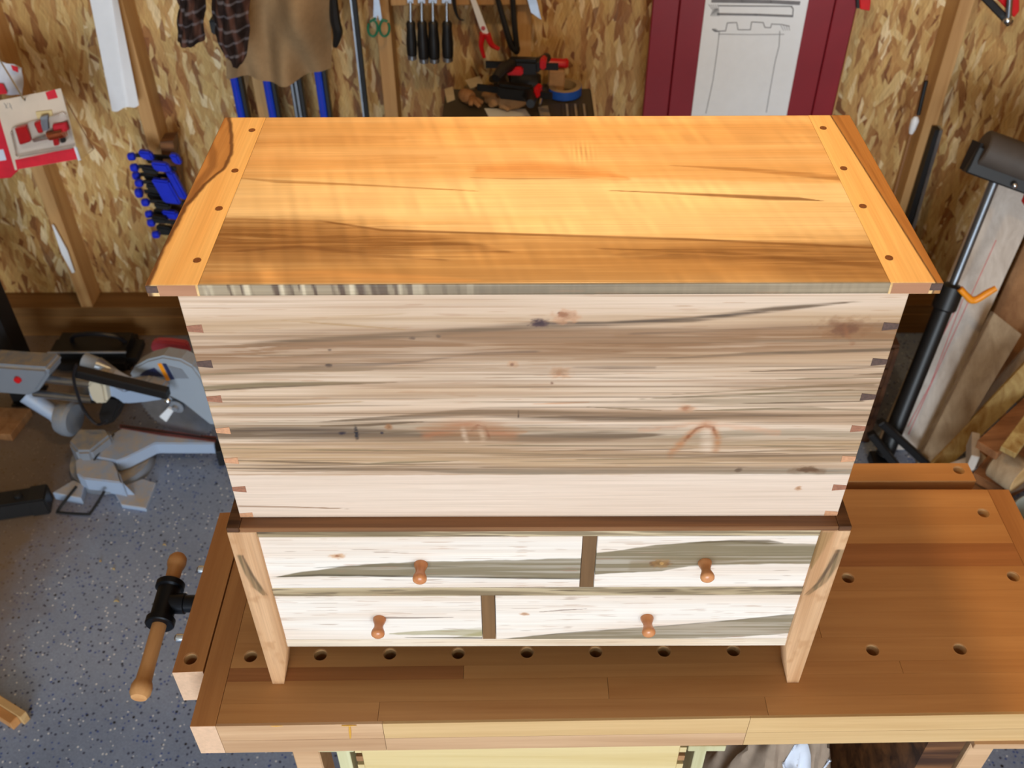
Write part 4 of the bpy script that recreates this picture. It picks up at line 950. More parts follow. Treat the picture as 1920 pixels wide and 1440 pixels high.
a = AZ(49, 1334, .034); b = AZ(-60, 1266, .034); d = (b-a)/np.linalg.norm(b-a); sd = np.array((d[1], -d[0], 0)); sd = -sd if sd[1] > 0 else sd; ln = np.linalg.norm(b-a)
MB().obox((a+b)/2+sd*.009-np.array((0, 0, .017)), d, sd, (0, 0, 1), ln, .018, .034).build('light_strip', 'bench_pale', lb, .001, 1)
MB().obox((a+b)/2+sd*.029-np.array((0, 0, .0195))+d*.012, d, sd, (0, 0, 1), ln, .021, .029).build('reddish_strip', 'bench', lb, .001, 1)
for k, (x, y, l_) in enumerate([(915, 188, .010), (632, 325, .007), (640, 505, .014), (560, 280, .005)]):
    p = AZ(x/3, 960+y/3, .001); o = MB().tube([p, p+np.array((l_*.5, .002, .003)), p+np.array((l_, -.001, 0))], [.001, .0022, .001], 6).build('wood_shaving', 'plankyellow')
    tag(o, ('small pale wood shaving on the floor above the top end of the vise bar', 'small shaving on the floor left of the black pipe tee, nearer the saw', 'largest forked wood shaving on the floor, left of the vise bar', 'faint thin shaving on the floor farthest left of the pipe tee')[k], 'shaving', 'wood shavings on the floor')

# ------------------------------------------------------------------ left wall: packages, white channel, clamps
def z3(x, y): return (x/6, 100+y/6)
def quad(pts, yy, off, name, mat, par, bev=0): return MB().prism([AY(*p, yy) for p in pts], (0, off, 0)).build(name, mat, par, bev, 1)
yk = 1.62
pk = thing('blister_pack', AY(80, 250, yk), 'beige blister pack with red bottom band and copper coloured parts hanging on a wire hook', 'package')
cd = quad([(-10, 190), (114, 166), (150, 298), (28, 319)], yk, .0015, 'card', 'card', pk)
quad([(28, 300), (143, 276), (149, 298), (32, 318)], yk-.0012, .001, 'red_band', 'redcard', cd)
quad([z3(510, 440), z3(615, 405), z3(650, 500), z3(540, 525)], yk-.0012, .001, 'red_corner', 'redcard', cd)
quad([z3(830, 1060), z3(870, 1050), z3(915, 1200), z3(880, 1210)], yk-.0014, .001, 'white_tab', 'white', cd)
for a_, b_ in (((45, 560), (85, 620)), ((85, 560), (62, 620)), ((105, 560), (135, 630)), ((100, 610), (130, 580))):
    MB().beam(AY(*z3(*a_), yk-.001), AY(*z3(*b_), yk-.001), .0016, .0006, (0, 1, 0)).build('printed_mark', 'pencil', cd)
quad([z3(165, 850), z3(300, 830), z3(350, 990), z3(225, 1030)], yk-.02, .016, 'red_block', 'red', pk, .003)
quad([z3(380, 790), z3(465, 770), z3(490, 890), z3(430, 900)], yk-.02, .016, 'red_block', 'red', pk, .003)
quad([z3(590, 800), z3(720, 780), z3(750, 880), z3(600, 900)], yk-.015, .012, 'red_block', 'redcard', pk, .003)
quad([z3(445, 720), z3(530, 700), z3(550, 860), z3(480, 880)], yk-.022, .012, 'grey_holder', 'castgrey', pk, .002)
quad([z3(400, 660), z3(580, 640), z3(600, 720), z3(420, 740)], yk-.004, .002, 'brown_print', 'poplar', pk)
MB().cyl(AY(*z3(550, 925), yk-.016), AY(*z3(720, 890), yk-.016), .0125, n=18).build('copper_bit', 'copper', pk)
MB().cyl(AY(*z3(380, 975), yk-.014), AY(*z3(560, 935), yk-.014), .0045, n=12).build('bit_shank', 'chrome', pk)
quad([z3(590, 950), z3(655, 935), z3(670, 1030), z3(610, 1040)], yk-.018, .012, 'red_block', 'red', pk, .002)
quad([z3(670, 930), z3(725, 920), z3(740, 1000), z3(690, 1010)], yk-.018, .012, 'dark_block', 'black', pk, .002)
quad([z3(170, 1190), z3(100, 880), z3(700, 700), z3(830, 1080)], yk-.030, .026, 'blister', 'clear', pk, .006)
MB().hexa([AY(*z3(x, y), yk+dy) for dy in (0, -.012) for x, y in ((700, 440), (1060, 1080), (890, 1210), (740, 560))]).build('blister_flange', 'clear', pk, .002, 1)
o = MB().tube([AY(-20, 82, 1.86), AY(8, 126, 1.72), AY(30, 162, 1.64), AY(45, 187, 1.60), AY(47, 184, 1.59)], .0022, 8).build('wire_hook', 'chrome'); tag(o, 'pale wire hook the beige blister pack hangs on', 'hook')
pk2 = thing('red_pack', AY(0, 270, 1.68), 'red package half hidden behind the beige blister pack', 'package')
quad([(-30, 225), (2, 222), (36, 318), (20, 334), (-30, 338)], 1.68, .02, 'box', 'redcard', pk2, .002)
quad([(-30, 285), (6, 280), (12, 300), (-30, 306)], 1.6785, .001, 'pale_print', 'rag', pk2)
pk3 = thing('white_bag', AY(15, 145, 1.80), 'white plastic bag with red and blue print hanging above the blister pack', 'bag')
def bagf(a, b):
    p = AY(-30+72*a, 106+20*a+b*62-10*a*b, 1.80); return p+np.array((0, -.02*math.sin(math.pi*a)*math.sin(math.pi*b)-.004*math.sin(14*a+5*b), 0))
MB().sheet(bagf, 14, 12, .004).build('bag', 'rag', pk3)
quad([(-28, 150), (6, 158), (14, 176), (-28, 178)], 1.772, .002, 'red_print', 'redcard', pk3); quad([(20, 122), (33, 126), (34, 136), (24, 132)], 1.772, .002, 'red_print', 'redcard', pk3)
ch = MB(); L0, L1 = (165, -25), (211, 207); K0, K1 = (206, -25), (238, 203); R0, R1 = (214, -25), (260, 195)
def chf(a, b):
    f = lambda A, E, y: AY(A[0]+(E[0]-A[0])*b, A[1]+(E[1]-A[1])*b+ (3*math.sin(9*a) if b > .99 else 0), y)
    l, k_, r = f(L0, L1, 1.868), f(K0, K1, 1.855), f(R0, R1, 1.872)
    return l+(k_-l)*(a/.55) if a < .55 else k_+(r-k_)*((a-.55)/.45)
o = MB().sheet(chf, 14, 10, .003).build('plastic_channel', 'white'); tag(o, 'long white folded plastic channel hanging in front of the wall stud', 'channel')
o = MB().prism([AY(x, y, 1.905) for x, y in ((97, 421), (101, 424), (126, 470), (140, 511), (135, 512), (115, 475))], (0, .004, 0)).build('white_sliver', 'white'); tag(o, 'thin white sliver in front of the stud at far left', 'strip')  # thin white wedge set just in front of the stud face
YC = 1.84
o = MB().prism([AY(x, y, 1.862) for x, y in ((300, 266), (324, 264), (350, 430), (322, 440))], (0, .057, 0)).build('clamp_rail', 'ledge'); tag(o, 'brown wooden rail on the left wall that the quick clamps hang on', 'rail')
qc = [((248, 292), (275, 290, 20, 13), (290, 300)), ((253, 313), (303, 312, 26, 14), (282, 318)), ((257, 328), None, (286, 332)), ((262, 342), (313, 358, 28, 38), (290, 350)), ((264, 360), None, (292, 368)), ((274, 378), (332, 346, 13, 44), (305, 385)), ((281, 400), (321, 402, 24, 14), (303, 398)), ((285, 416), (330, 297, 13, 15), (300, 410)), ((294, 438), None, (308, 428))]
ordn = ['topmost', 'second', 'third', 'fourth', 'fifth', 'sixth', 'seventh', 'eighth', 'lowest']
for k, (bp, gp, jp) in enumerate(qc):
    yc = YC-.012-(k % 2)*.034; p = AY(*bp, yc); r = thing('quick_clamp', p, 'blue and black quick clamp, %s in the column on the left wall' % (ordn[k] if k in (0, 8) else ordn[k]+' from the top'), 'clamp', 'quick clamps on the left wall')
    big = 1.25 if k == 4 else 1
    MB().lathe(AY(bp[0]-7*big, bp[1]+2, yc), (1, 0, .12), [(0, .010*big), (.004, .0125*big), (.016, .0125*big), (.020, .009)], 14).build('pad', 'blue', r)
    j = AY(jp[0], jp[1], yc); e = AY(bp[0]+78, bp[1]+3, yc+.004)
    MB().beam(p+np.array((.01, .004, 0)), e, .012, .006, (0, 0, 1)).build('bar', 'blackmetal', r, .001, 1)
    MB().obox(j, (1, .0, -.2), (0, 1, 0), (.2, 0, 1), .046, .024, .020).build('jaw', 'black', r, .005, 2)
    if gp:
        g = AY(gp[0], gp[1], yc-.012); s = 540.
        MB().obox(g, (1, 0, -.15), (0, 1, 0), (-.25, 0, 1), gp[2]/s, .022, gp[3]/s/.86).build('grip', 'blue', r, .005, 2)

# ------------------------------------------------------------------ behind the chest: apron, shirt, bar clamps
ya = 1.80
def apf(a, b):
    l = np.interp(b, [0, 1], [426, 430]); x = l+(617-l)*a; y = -60+b*(196+13*math.sin(math.pi*min(1, a*1.15)))
    f = .030*math.sin(9*a+2.2*b)+.012*math.sin(21*a-5*b)*b+.035*math.exp(-((a-.62-.1*b)**2)/.02)*math.sin(5*b); return AY(x, y, ya-.01)+np.array((0, -f-.03*math.sin(math.pi*a), 0))
apr = thing('work_apron', AY(520, 60, ya), 'khaki canvas work apron hanging on the wall behind the chest', 'apron')
MB().sheet(apf, 60, 40, .003).build('apron_cloth', 'khaki', apr)
MB().tube([AY(622, -30, ya), AY(628, 35, ya), AY(633, 60, ya), AY(628, 88, ya)], [.010, .014, .014, .006], 8).build('strap', 'black', apr)
sh = thing('flannel_shirt', AY(420, 40, 1.72), 'dark plaid flannel shirt with both sleeves hanging left of the apron', 'shirt')
def slv(LE, RE, y0, sd):
    def f(a, b):
        lx = np.interp(b, [0, .4, .75, .92, 1], [p[0] for p in LE]); ly = np.interp(b, [0, .4, .75, .92, 1], [p[1] for p in LE])
        rx = np.interp(b, [0, .4, .75, .92, 1], [p[0] for p in RE]); ry = np.interp(b, [0, .4, .75, .92, 1], [p[1] for p in RE])
        return AY(lx+(rx-lx)*a, ly+(ry-ly)*a, y0)+np.array((0, -.045*math.sin(math.pi*a)-.008*math.sin(16*b+6*a+sd)-.006*math.sin(23*a+5*b), 0))
    return f
MB().sheet(slv([(398, -45), (400, 10), (404, 65), (427, 100), (440, 112)], [(468, -45), (468, 10), (467, 62), (462, 98), (455, 112)], 1.66, 0), 24, 30, .004).build('sleeve', 'plaid', sh)
MB().sheet(slv([(336, -45), (336, 0), (335, 40), (334, 62), (334, 71)], [(388, -45), (386, 0), (383, 42), (382, 66), (381, 75)], 1.69, 2), 20, 26, .004).build('sleeve', 'plaid', sh)
for nm, px, mat, lab in (('l', 461, 'bluemetal', 'leftmost of the three blue bar clamps hanging below the apron'), ('m', 520, 'bluemetal', 'middle one of the three blue bar clamps hanging below the apron'), ('r', 616, 'bluemetal', 'rightmost of the three blue bar clamps hanging below the apron'), ('s', 569, 'steel', 'silver bar clamp between the blue bar clamps below the apron')):
    x = AY(px-8, 215, 1.875)[0]; r = thing('bar_clamp', (x, 1.885, .3), lab, 'clamp', 'bar clamps below the apron')
    box((x-.012, 1.870, .30), (x+.010, 1.900, 1.16)).build('bar', mat, r, .002, 1)
    box((x+.0105, 1.872, .30), (x+.021, 1.899, 1.16)).build('backing_strip', 'black', r, .001, 1)
    box((x-.004, 1.8685, .32), (x+.002, 1.8705, 1.14)).build('groove', 'black' if mat == 'steel' else 'blue', r)
    box((x-.016, 1.800, 1.125), (x+.025, 1.899, 1.165)).build('jaw', 'black', r, .004, 2); box((x-.016, 1.800, .34), (x+.025, 1.899, .40)).build('jaw', 'black', r, .004, 2)
x = AY(686, 215, 1.88)[0]; r = thing('straightedge', (x, 1.88, .1), 'long dark straightedge with a steel edge standing right of the apron', 'straightedge')
box((x-.004, 1.875, .1), (x+.008, 1.895, 1.9)).build('bar', 'blackmetal', r); box((x-.009, 1.877, .1), (x-.004, 1.893, 1.9)).build('steel_edge', 'steel', r)

# ------------------------------------------------------------------ tool rack on the wall
z0 = AY(860, 11, 1.87)[2]
o = box((AY(733, 5, 1.88)[0], 1.872, z0), (AY(1000, 5, 1.88)[0], YW-.001, z0+.05)).build('tool_rack', 'stud', None, .002, 1); tag(o, 'wooden tool rack strip on the wall above the cart', 'rack')
yt = 1.845
for k, (xt, xb, yb, w) in enumerate(((770, 773, 110, .0135), (791, 795, 116, .0145), (812, 815, 116, .0145), (838, 840, 114, .0145))):
    a = AY(xt, 40, yt); b = AY(xb, yb, yt); d = (b-a)/np.linalg.norm(b-a); L = np.linalg.norm(b-a)
    r = thing('chisel', a, 'black handled chisel, %s of four hanging from the wall rack' % ('leftmost', 'second from the left', 'third from the left', 'rightmost')[k], 'chisel', 'chisels on the wall rack')
    MB().lathe(a, d, [(0, w*.7), (.006, w*.95), (.02, w*.9), (L*.55, w*1.12), (L-.018, w*1.05), (L-.012, w)], 16).build('handle', 'black', r)
    MB().lathe(b, -d, [(-.003, w*.6), (0, w*.95), (.011, w*.98)], 16).build('striking_cap', 'steel', r)
    c = AY(xt-1, -30, yt); MB().cyl(a, a+(c-a)*.55, .0055, .0045, 10).build('ferrule', 'chrome', r); MB().beam(a+(c-a)*.5, c, .016+.003*k, .004, (1, 0, 0)).build('blade', 'steel', r)
def tl(px, py, y=1.84): return AY(px, py, y)
r = thing('scissors', tl(707, 40), 'scissors with green handles hanging on the wall rack', 'scissors')
MB().prism([tl(x, y) for x, y in ((701, -12), (706, -12), (709, 22), (705, 42), (700, 30))], (0, .003, 0)).build('blade', 'steel', r); MB().prism([tl(x, y, 1.836) for x, y in ((704, -12), (709, -12), (716, 34), (712, 40), (706, 20))], (0, .003, 0)).build('blade', 'steel', r)
for cx, s in ((698, -1), (722, 1)):
    pts = [tl(707+s*2, 34)]+[tl(cx+9*math.cos(q)*1.0-s*1, 53+15*math.sin(q)) for q in np.linspace(-2.2 if s < 0 else -1.0, -2.2+6.0 if s < 0 else -1.0-6.0, 11)]
    MB().tube(pts, .0035, 8).build('handle', 'greenh', r)
r = thing('tin_snips', tl(905, 40), 'snips with grey blades and red handles hanging on the wall rack', 'snips')
MB().prism([tl(x, y) for x, y in ((878, -12), (888, -12), (916, 62), (908, 68), (899, 52))], (0, .005, 0)).build('blade', 'white', r, .001, 1)
MB().lathe(tl(906, 53, 1.839), (0, -1, 0), [(0, .006), (.003, .005), (.0035, 0)], 12).build('pivot', 'pink', r)
MB().tube([tl(906, 62), tl(902, 85), tl(908, 108)], [.010, .007, .005], 8).build('handle', 'red', r); MB().tube([tl(913, 64), tl(922, 84), tl(936, 92)], [.010, .008, .005], 8).build('handle', 'red', r)
r = thing('pliers', tl(955, 40), 'long black pliers hanging from the rack above the cart', 'pliers')
MB().tube([tl(930, -14), tl(942, 30), tl(958, 84), tl(968, 96)], [.007, .008, .009, .007], 8).build('handle', 'black', r); MB().tube([tl(961, -14), tl(964, 40), tl(969, 88)], [.007, .008, .008], 8).build('handle', 'black', r); MB().ball(tl(968, 92), .011, .008, .016).build('joint', 'blackmetal', r)
o = MB().prism([tl(x, y) for x, y in ((986, -12), (1003, -12), (1015, 37), (996, 24))], (0, .003, 0)).build('marking_knife', 'steel'); tag(o, 'pale steel blade hanging at the right end of the wall rack', 'blade')
o = MB().tube([tl(850, -12), tl(853, 15), tl(860, 34), tl(870, 38)], [.006, .005, .003, .002], 8).build('strap_loop', 'black'); tag(o, 'thin black strap hanging right of the chisels', 'strap')

# ------------------------------------------------------------------ cart under the rack
CT = .92; K = lambda px, py, z=CT: AZ(px, py, z)
xl, xr = K(838, 200)[0]-.004, K(1108, 190)[0]
cart = thing('tool_cart', ((xl+xr)/2, 1.74, 0), 'dark tool cart against the wall behind the chest, cluttered with tools', 'cart')
box((xl, 1.53, .08), (xr, 1.905, CT-.02)).build('body', 'greytop', cart, .004, 1); box((xl-.006, 1.52, CT-.02), (xr+.004, 1.908, CT)).build('top', 'greytop', cart, .003, 1)
box((xr+.004, 1.52, CT-.02), (xr+.012, 1.908, CT+.004)).build('side_trim', 'label', cart)
for i in range(7): box((xr-.085+i*.012, 1.53, CT-.001), (xr-.079+i*.012, 1.80, CT+.004)).build('rib', 'castgrey' if i % 2 else 'greytop', cart)
for i in range(2):
    for y in (1.56, 1.87): MB().lathe((xl+.04 if i else xr-.04, y-.014, .04), (0, 1, 0), [(0, .04), (.028, .04)], 18).build('caster', 'black', cart)
box((xl, 1.5285, .70), (xr, 1.5305, .705)).build('drawer_gap', 'black', cart)
def flat(pts, name, mat, lab, cat, z=CT, t_=.0015):
    o = MB().prism([K(*p, z+t_) for p in pts], dn(t_)).build(name, mat); return tag(o, lab, cat)
flat([(833, 167), (849, 162), (853, 186), (838, 192)], 'paper_label', 'label', 'pale paper label on the left end of the dark cart top', 'label')
flat([(872, 150), (900, 142), (905, 156), (882, 166)], 'paper_tag', 'label', 'pale beige paper tag at the back of the cart top', 'paper')
flat([(908, 203), (985, 204), (1000, 226), (920, 226)], 'paper_sheet', 'paper', 'white paper sheet at the front of the dark cart top', 'paper')
flat([(1008, 200), (1027, 198), (1033, 222), (1014, 222)], 'grey_strip', 'castgrey', 'pale grey flat strip on the cart top left of the blue tape', 'strip', CT+.005)
tp = K(1058, 184)
r = thing('tape_roll', tp, 'roll of blue masking tape lying on the ribbed cart top', 'tape')
tp = tp+np.array((0, .02, .005)); MB().lathe(tp, (0, 0, 1), [(0, .050), (.024, .050)], 28, False).lathe(tp, (0, 0, 1), [(.024, .050), (.024, .038)], 28, False).build('tape', 'tape_blue', r)
MB().lathe(tp, (0, 0, 1), [(0, .0365), (.0245, .0365), (.0245, .0490), (.0255, .0475), (.0255, .0345), (0, .0345)], 28, False).build('core', 'tape_side', r)
def glove(pts, name, lab, mat, r0):
    g = thing(name, K(*pts[0]), lab, 'glove')
    c = K(*pts[0], CT+r0*1.2); e = K(*pts[1], CT+r0*1.2); d = e-c
    MB().tube([c, c+d*.3, c+d*.7, e], [r0*.8, r0*1.15, r0*1.2, r0*.95], 12).build('palm', mat, g)
    for k, q in enumerate(pts[2:]): MB().tube([e+(K(*q, CT+.014)-e)*.15, (e+K(*q, CT+.018))/2, K(*q, CT+.012)], [r0*.5, r0*.48, r0*.34], 8).build('finger', mat, g)
glove([(985, 182), (935, 186), (912, 188), (908, 178), (920, 196), (955, 204)], 'leather_glove', 'tan leather work glove lying across the front of the cart top', 'tan', .026)
glove([(865, 176), (885, 184), (905, 192), (900, 200), (882, 198), (868, 188)], 'cloth_glove', 'smaller brownish glove left of the tan leather glove', 'planktan', .017)
glove([(1012, 156), (960, 152), (930, 158), (922, 148), (930, 140), (950, 136), (985, 138)], 'work_glove', 'black work glove under the trigger clamps on the cart top', 'black', .030)
def trig(a, b, h, name, lab, h0):
    r = thing(name, K(*a), lab, 'clamp'); p, q = K(*a, CT+h0), K(*b, CT+h0-.004); d = (q-p)/np.linalg.norm(q-p); s_ = np.cross(d, (0, 0, 1)); s_ /= np.linalg.norm(s_)
    MB().beam(p, q, .034, .042, s_).build('body', 'black', r, .008, 2)
    MB().tube([q-d*.02, q+s_*.04*h+np.array((0, 0, .01)), q+s_*.085*h+d*.015], [.017, .016, .012], 10).build('handle', 'black', r)
    MB().tube([p+d*.02, p-s_*.03*h, p-s_*.06*h-d*.01], [.018, .015, .012], 10).build('jaw', 'black', r)
    m_ = (p+q)/2
    MB().obox(m_+s_*.022*h+d*.02-np.array((0, 0, .006)), d, s_, (0, 0, 1), .045, .016, .022).build('trigger', 'red', r, .004, 2); MB().obox(p-d*.010+np.array((0, 0, .01)), d, s_, (0, 0, 1), .016, .030, .030).build('pad', 'red', r, .004, 2)
    MB().beam(p-d*.05, q+d*.06, .018, .007, (0, 0, 1)).build('bar', 'blackmetal', r)
    return r
trig((1012, 124), (952, 122), -1, 'trigger_clamp', 'black trigger clamp with red pads on top of the clutter on the cart', .145)
trig((1002, 176), (934, 168), 1, 'trigger_clamp', 'black trigger clamp with red trigger lower in the pile on the cart', .085)
r = thing('screwdriver', K(1040, 130), 'screwdriver with bright red handle at the back right of the cart', 'screwdriver')
a, b = K(1022, 150, CT+.09), K(1066, 152, CT+.09); d = (b-a)/np.linalg.norm(b-a); a = AZ(1022, 118, CT+.09); b = AZ(1066, 119, CT+.09); a[1] = min(a[1], 1.88); b[1] = min(b[1], 1.88)
MB().lathe(a, b-a, [(0, .009), (.006, .0145), (.05, .0125), (np.linalg.norm(b-a)-.006, .0145), (np.linalg.norm(b-a), .010)], 14).build('handle', 'red', r); MB().cyl(a, a-(b-a)*1.1, .003, n=8).build('shank', 'chrome', r)
box((a[0]+.01, a[1]-.02, CT), (b[0]-.01, a[1]+.02, a[2]-.0145)).build('holder', 'tan', r, .004, 1)
r = thing('drill_chuck', K(1018, 182), 'small dark chuck with a steel tip beside the blue tape', 'tool'); MB().lathe(K(1022, 164, CT+.02), K(1010, 196, CT+.02)-K(1022, 164, CT+.02), [(0, .012), (.02, .018), (.035, .018), (.045, .010)], 16).build('chuck', 'black', r); MB().cyl(K(1014, 184, CT+.02), K(1012, 196, CT+.015), .006, .004, 10).build('tip', 'chrome', r)

# ------------------------------------------------------------------ red panel with the drawing
yr = 1.905
rp = thing('pinboard', AY(1400, 200, yr), 'dark red grooved pinboard against the wall behind the chest', 'pinboard')
zt, zb = AY(1400, -40, yr)[2], .45
xs = [AY(1219, 100, yr)[0]-.008, AY(1263, 100, yr)[0], AY(1400, 100, yr)[0], AY(1543, 100, yr)[0], AY(1584, 100, yr)[0]]
for a, b in zip(xs[:-1], xs[1:]): box((a+.0012, yr-.014, zb), (b-.0012, yr+.012, zt)).build('board', 'redpaint', rp, .002, 1)
box((xs[0]+.01, yr+.002, zb+.01), (xs[-1]-.004, yr+.0145, zt-.01)).build('backing', 'blackmetal', rp)
box((xs[-1], yr-.013, zb), (xs[-1]+.004, yr+.012, zt)).build('bare_edge', 'stud', rp)
yw = yr-.017
ws = MB().prism([AY(x, y, yw) for x, y in ((1327, -30), (1522, -30), (1451, 340), (1281, 340))], (0, .003, 0)).build('drawing_board', 'paper'); tag(ws, 'white board with a pencil sketch fixed on the dark red pinboard', 'board')
def z4(x, y): return (1120+x*.2708, y*.2708)
def pen(pts, w=.0022, nm='pencil_line'):
    mb = MB()
    P = [AY(*z4(*p), yw-.0006) for p in pts]
    for a, b in zip(P[:-1], P[1:]): mb.beam(a, b+(b-a)*.02, w, .0006, (0, 1, 0) if False else np.cross((0, 1, 0), b-a))
    mb.build(nm, 'pencil', ws)
pen([(790, 5), (1000, 8), (1200, 12), (1400, 22)], .010); pen([(840, 40), (1340, 44), (1356, 60), (1352, 118)], .003); pen([(1350, 112), (1100, 102), (836, 98)], .006)
for k in range(5): pen([(770+k*16, 30), (800+k*10, 70), (785+k*14, 112), (815+k*6, 60)], .0014, 'scribble')
pen([(795, 205), (820, 216), (888, 214), (900, 158), (965, 156), (974, 206), (1060, 206), (1068, 152), (1148, 156), (1160, 190), (1200, 192), (1206, 166), (1280, 170), (1330, 182)])
pen([(835, 236), (1060, 240), (1290, 238)], .0014); pen([(846, 214), (830, 350), (800, 560), (752, 782)], .0018); pen([(1264, 214), (1258, 320), (1230, 430), (1200, 600), (1170, 776)], .0018)
for k in range(4): pen([(795+k*8, 198), (815+k*8, 222)], .0014, 'scribble'); pen([(1270+k*18, 175), (1290+k*14, 210)], .0012, 'scribble')

# ------------------------------------------------------------------ right side
r = thing('red_level', AY(1622, 5, 1.88), 'small red and black tool on the wall at the right edge of the red pinboard', 'tool')
quad([(1610, -15), (1635, -15), (1631, 21), (1613, 18)], 1.88, .02, 'body', 'red', r, .002); quad([(1605, -15), (1611, -15), (1612, 16), (1606, 16)], 1.88, .02, 'grip', 'black', r, .001)
r = thing('dowel_rod', AY(1715, 240, 1.88), 'thin rod with a white knob leaning on the left side of the right stud', 'rod')
MB().cyl(AY(1738, 140, 1.885), AY(1640, 500, 1.885), .0045, n=10).build('rod', 'planktan', r); MB().lathe(AY(1718, 218, 1.884), AY(1708, 250, 1.884)-AY(1718, 218, 1.884), [(0, .005), (.012, .012), (.04, .010), (.055, .006)], 14).build('knob', 'white', r)
MB().cyl(AY(1737, 152, 1.876), AY(1722, 215, 1.876), .006, n=8).build('dark_tip', 'black', r)
r = thing('flat_bar', AY(1735, 330, 1.88), 'blue-grey steel flat bar leaning on the right side of the stud', 'bar')
a, b = AY(1762, 240, 1.90), AY(1688, 500, 1.90)
MB().beam(a, b, .010, .030, (1, 0, 0)).build('bar', 'steel', r); MB().beam(a+np.array((-.010, 0, 0)), b+np.array((-.022, 0, 0)), .016, .028, (1, 0, 0)).build('dark_flange', 'blackmetal', r)
r = thing('corner_clamp', AY(1880, 20, 1.80), 'black and red clamp with steel screw hanging at the top right corner', 'clamp')
MB().beam(AY(1830, -22, 1.80), AY(1892, 42, 1.80), .030, .02, (0, 1, 0)).build('frame', 'black', r, .003, 1); MB().prism([AY(x, y, 1.795) for x, y in ((1858, -14), (1912, -14), (1912, 22), (1902, 34))], (0, .018, 0)).build('body', 'red', r, .003, 1)
MB().cyl(AY(1894, -16, 1.78), AY(1891, 30, 1.78), .008, n=12).build('screw', 'chrome', r); MB().ball(AY(1889, 38, 1.78), .012).build('ball_end', 'chrome', r)
def board(TL, TR, BR, BL, y0, s, t_, name, mat, lab, cat='plank', line=None, lab2=None):
    n = np.array((0, 1, -s)); n = n/np.linalg.norm(n); P = [APL(*p, (0, y0, 0), n) for p in (TL, TR, BR, BL)]
    for i, j in ((3, 0), (2, 1)):
        d = P[i]-P[j]; k = (P[j][2]-.004)/(P[j][2]-P[i][2]); P[i] = P[j]+d*k
    o = MB().prism(P, n*t_).build(name, mat, None, .0015, 1); tag(o, lab, cat)
    for (x0, y0_, x1, y1) in (line or []):
        MB().beam(APL(x0, y0_, P[0]-n*.0008, n), APL(x1, y1, P[0]-n*.0008, n), .0022, .0006, np.cross(n, APL(x1, y1, P[0], n)-APL(x0, y0_, P[0], n))).build('crayon_line', 'redline', o)
    return o
board((1893, 262), (1985, 300), (1736, 845), (1661, 804), 1.335, .50, .019, 'pine_plank', 'plankwhite', 'wide whitewashed plank with red crayon lines leaning behind the roller stand', 'plank', [(1868, 450, 1703, 815), (1800, 565, 1695, 770), (1806, 560, 1745, 720), (1745, 720, 1702, 800)])
board((1868, 330), (1905, 345), (1700, 830), (1655, 812), 1.385, .50, .014, 'tan_plank', 'planktan', 'narrow tan plank leaning left of the whitewashed plank', 'plank')
board((1864, 586), (1916, 627), (1790, 838), (1730, 850), 1.275, .42, .022, 'oak_plank', 'plankgrey', 'grey-tan plank with its square end up, right of the whitewashed plank')
board((1935, 640), (1965, 665), (1856, 770), (1838, 750), 1.375, .46, .012, 'thin_batten', 'plankwhite', 'pale thin batten leaning behind the grey-tan plank', 'batten')
board((1938, 664), (1962, 700), (1792, 864), (1751, 864), 1.262, .50, .012, 'yellow_batten', 'plankyellow', 'yellowish brown-stained batten leaning across the planks at right', 'batten')
board((1938, 420), (2010, 430), (1945, 612), (1866, 578), 1.47, .50, .012, 'brown_panel', 'planktan', 'smooth brown panel leaning at the right edge behind the planks', 'panel')
# roller stand
fa = AZ(1652, 868, .01); fa[1] = min(fa[1], 1.275); ha = AY(1884, 292, 1.56); dr_ = (ha-fa)/np.linalg.norm(ha-fa)
rs = thing('roller_stand', fa, 'folded black roller stand with orange lock lever leaning on the planks at right', 'stand')
km = AY(1802, 545, fa[1]+(1.56-fa[1])*.62)
kt = (km-fa) @ dr_; kp = fa+dr_*kt
MB().cyl(fa+dr_*.03, kp, .026, .026, 14).build('outer_tube', 'black', rs); MB().cyl(kp-dr_*.05, ha-dr_*.03, .0125, n=14).build('inner_post', 'darksteel', rs)
MB().lathe(kp-dr_*.01, dr_, [(-.05, .030), (-.045, .034), (.02, .034), (.026, .020)], 18).build('collar', 'black', rs)
rd = np.array((.93, -.22, -.26)); rd /= np.linalg.norm(rd)
MB().lathe(ha-rd*.065, rd, [(0, .044), (.004, .048), (.29, .048), (.294, .044)], 24).build('roller', 'roller', rs)
MB().beam(ha-rd*.085-dr_*.035, ha+rd*.25-dr_*.035, .075, .045, dr_).build('roller_bracket', 'black', rs, .004, 1); MB().beam(ha-rd*.085-dr_*.07, ha-rd*.08+dr_*.01, .045, .008, (0, 1, 0)).build('bracket_ear', 'blackmetal', rs)
MB().ball(ha+rd*.035-dr_*.05-np.array((0, .035, 0)), .008).build('bracket_bolt', 'chrome', rs); MB().obox(ha+rd*.10-dr_*.075-np.array((0, .015, 0)), rd, (0, 1, 0), dr_, .03, .03, .04).build('red_clip', 'red', rs, .003, 1)
ky = kp[1]-.035
MB().tube([AY(1800, 541, ky), AY(1810, 552, ky-.006), AY(1821, 562, ky-.01), AY(1832, 561, ky-.012), AY(1850, 550, ky-.012), AY(1868, 540, ky-.012)], [.009, .009, .011, .010, .010, .008], 10).build('lock_lever', 'orange', rs)
MB().cyl(kp, AY(1802, 543, ky), .008, n=10).build('lever_bolt', 'blackmetal', rs)
for a, b in (((1650, 790), (1740, 872)), ((1632, 812), (1690, 885))):
    p = AY(*a, 1.235); q = AZ(b[0], b[1], .02); MB().beam(p, q, .022, .022, (0, 0, 1)).build('folded_leg', 'blackmetal', rs, .003, 1)
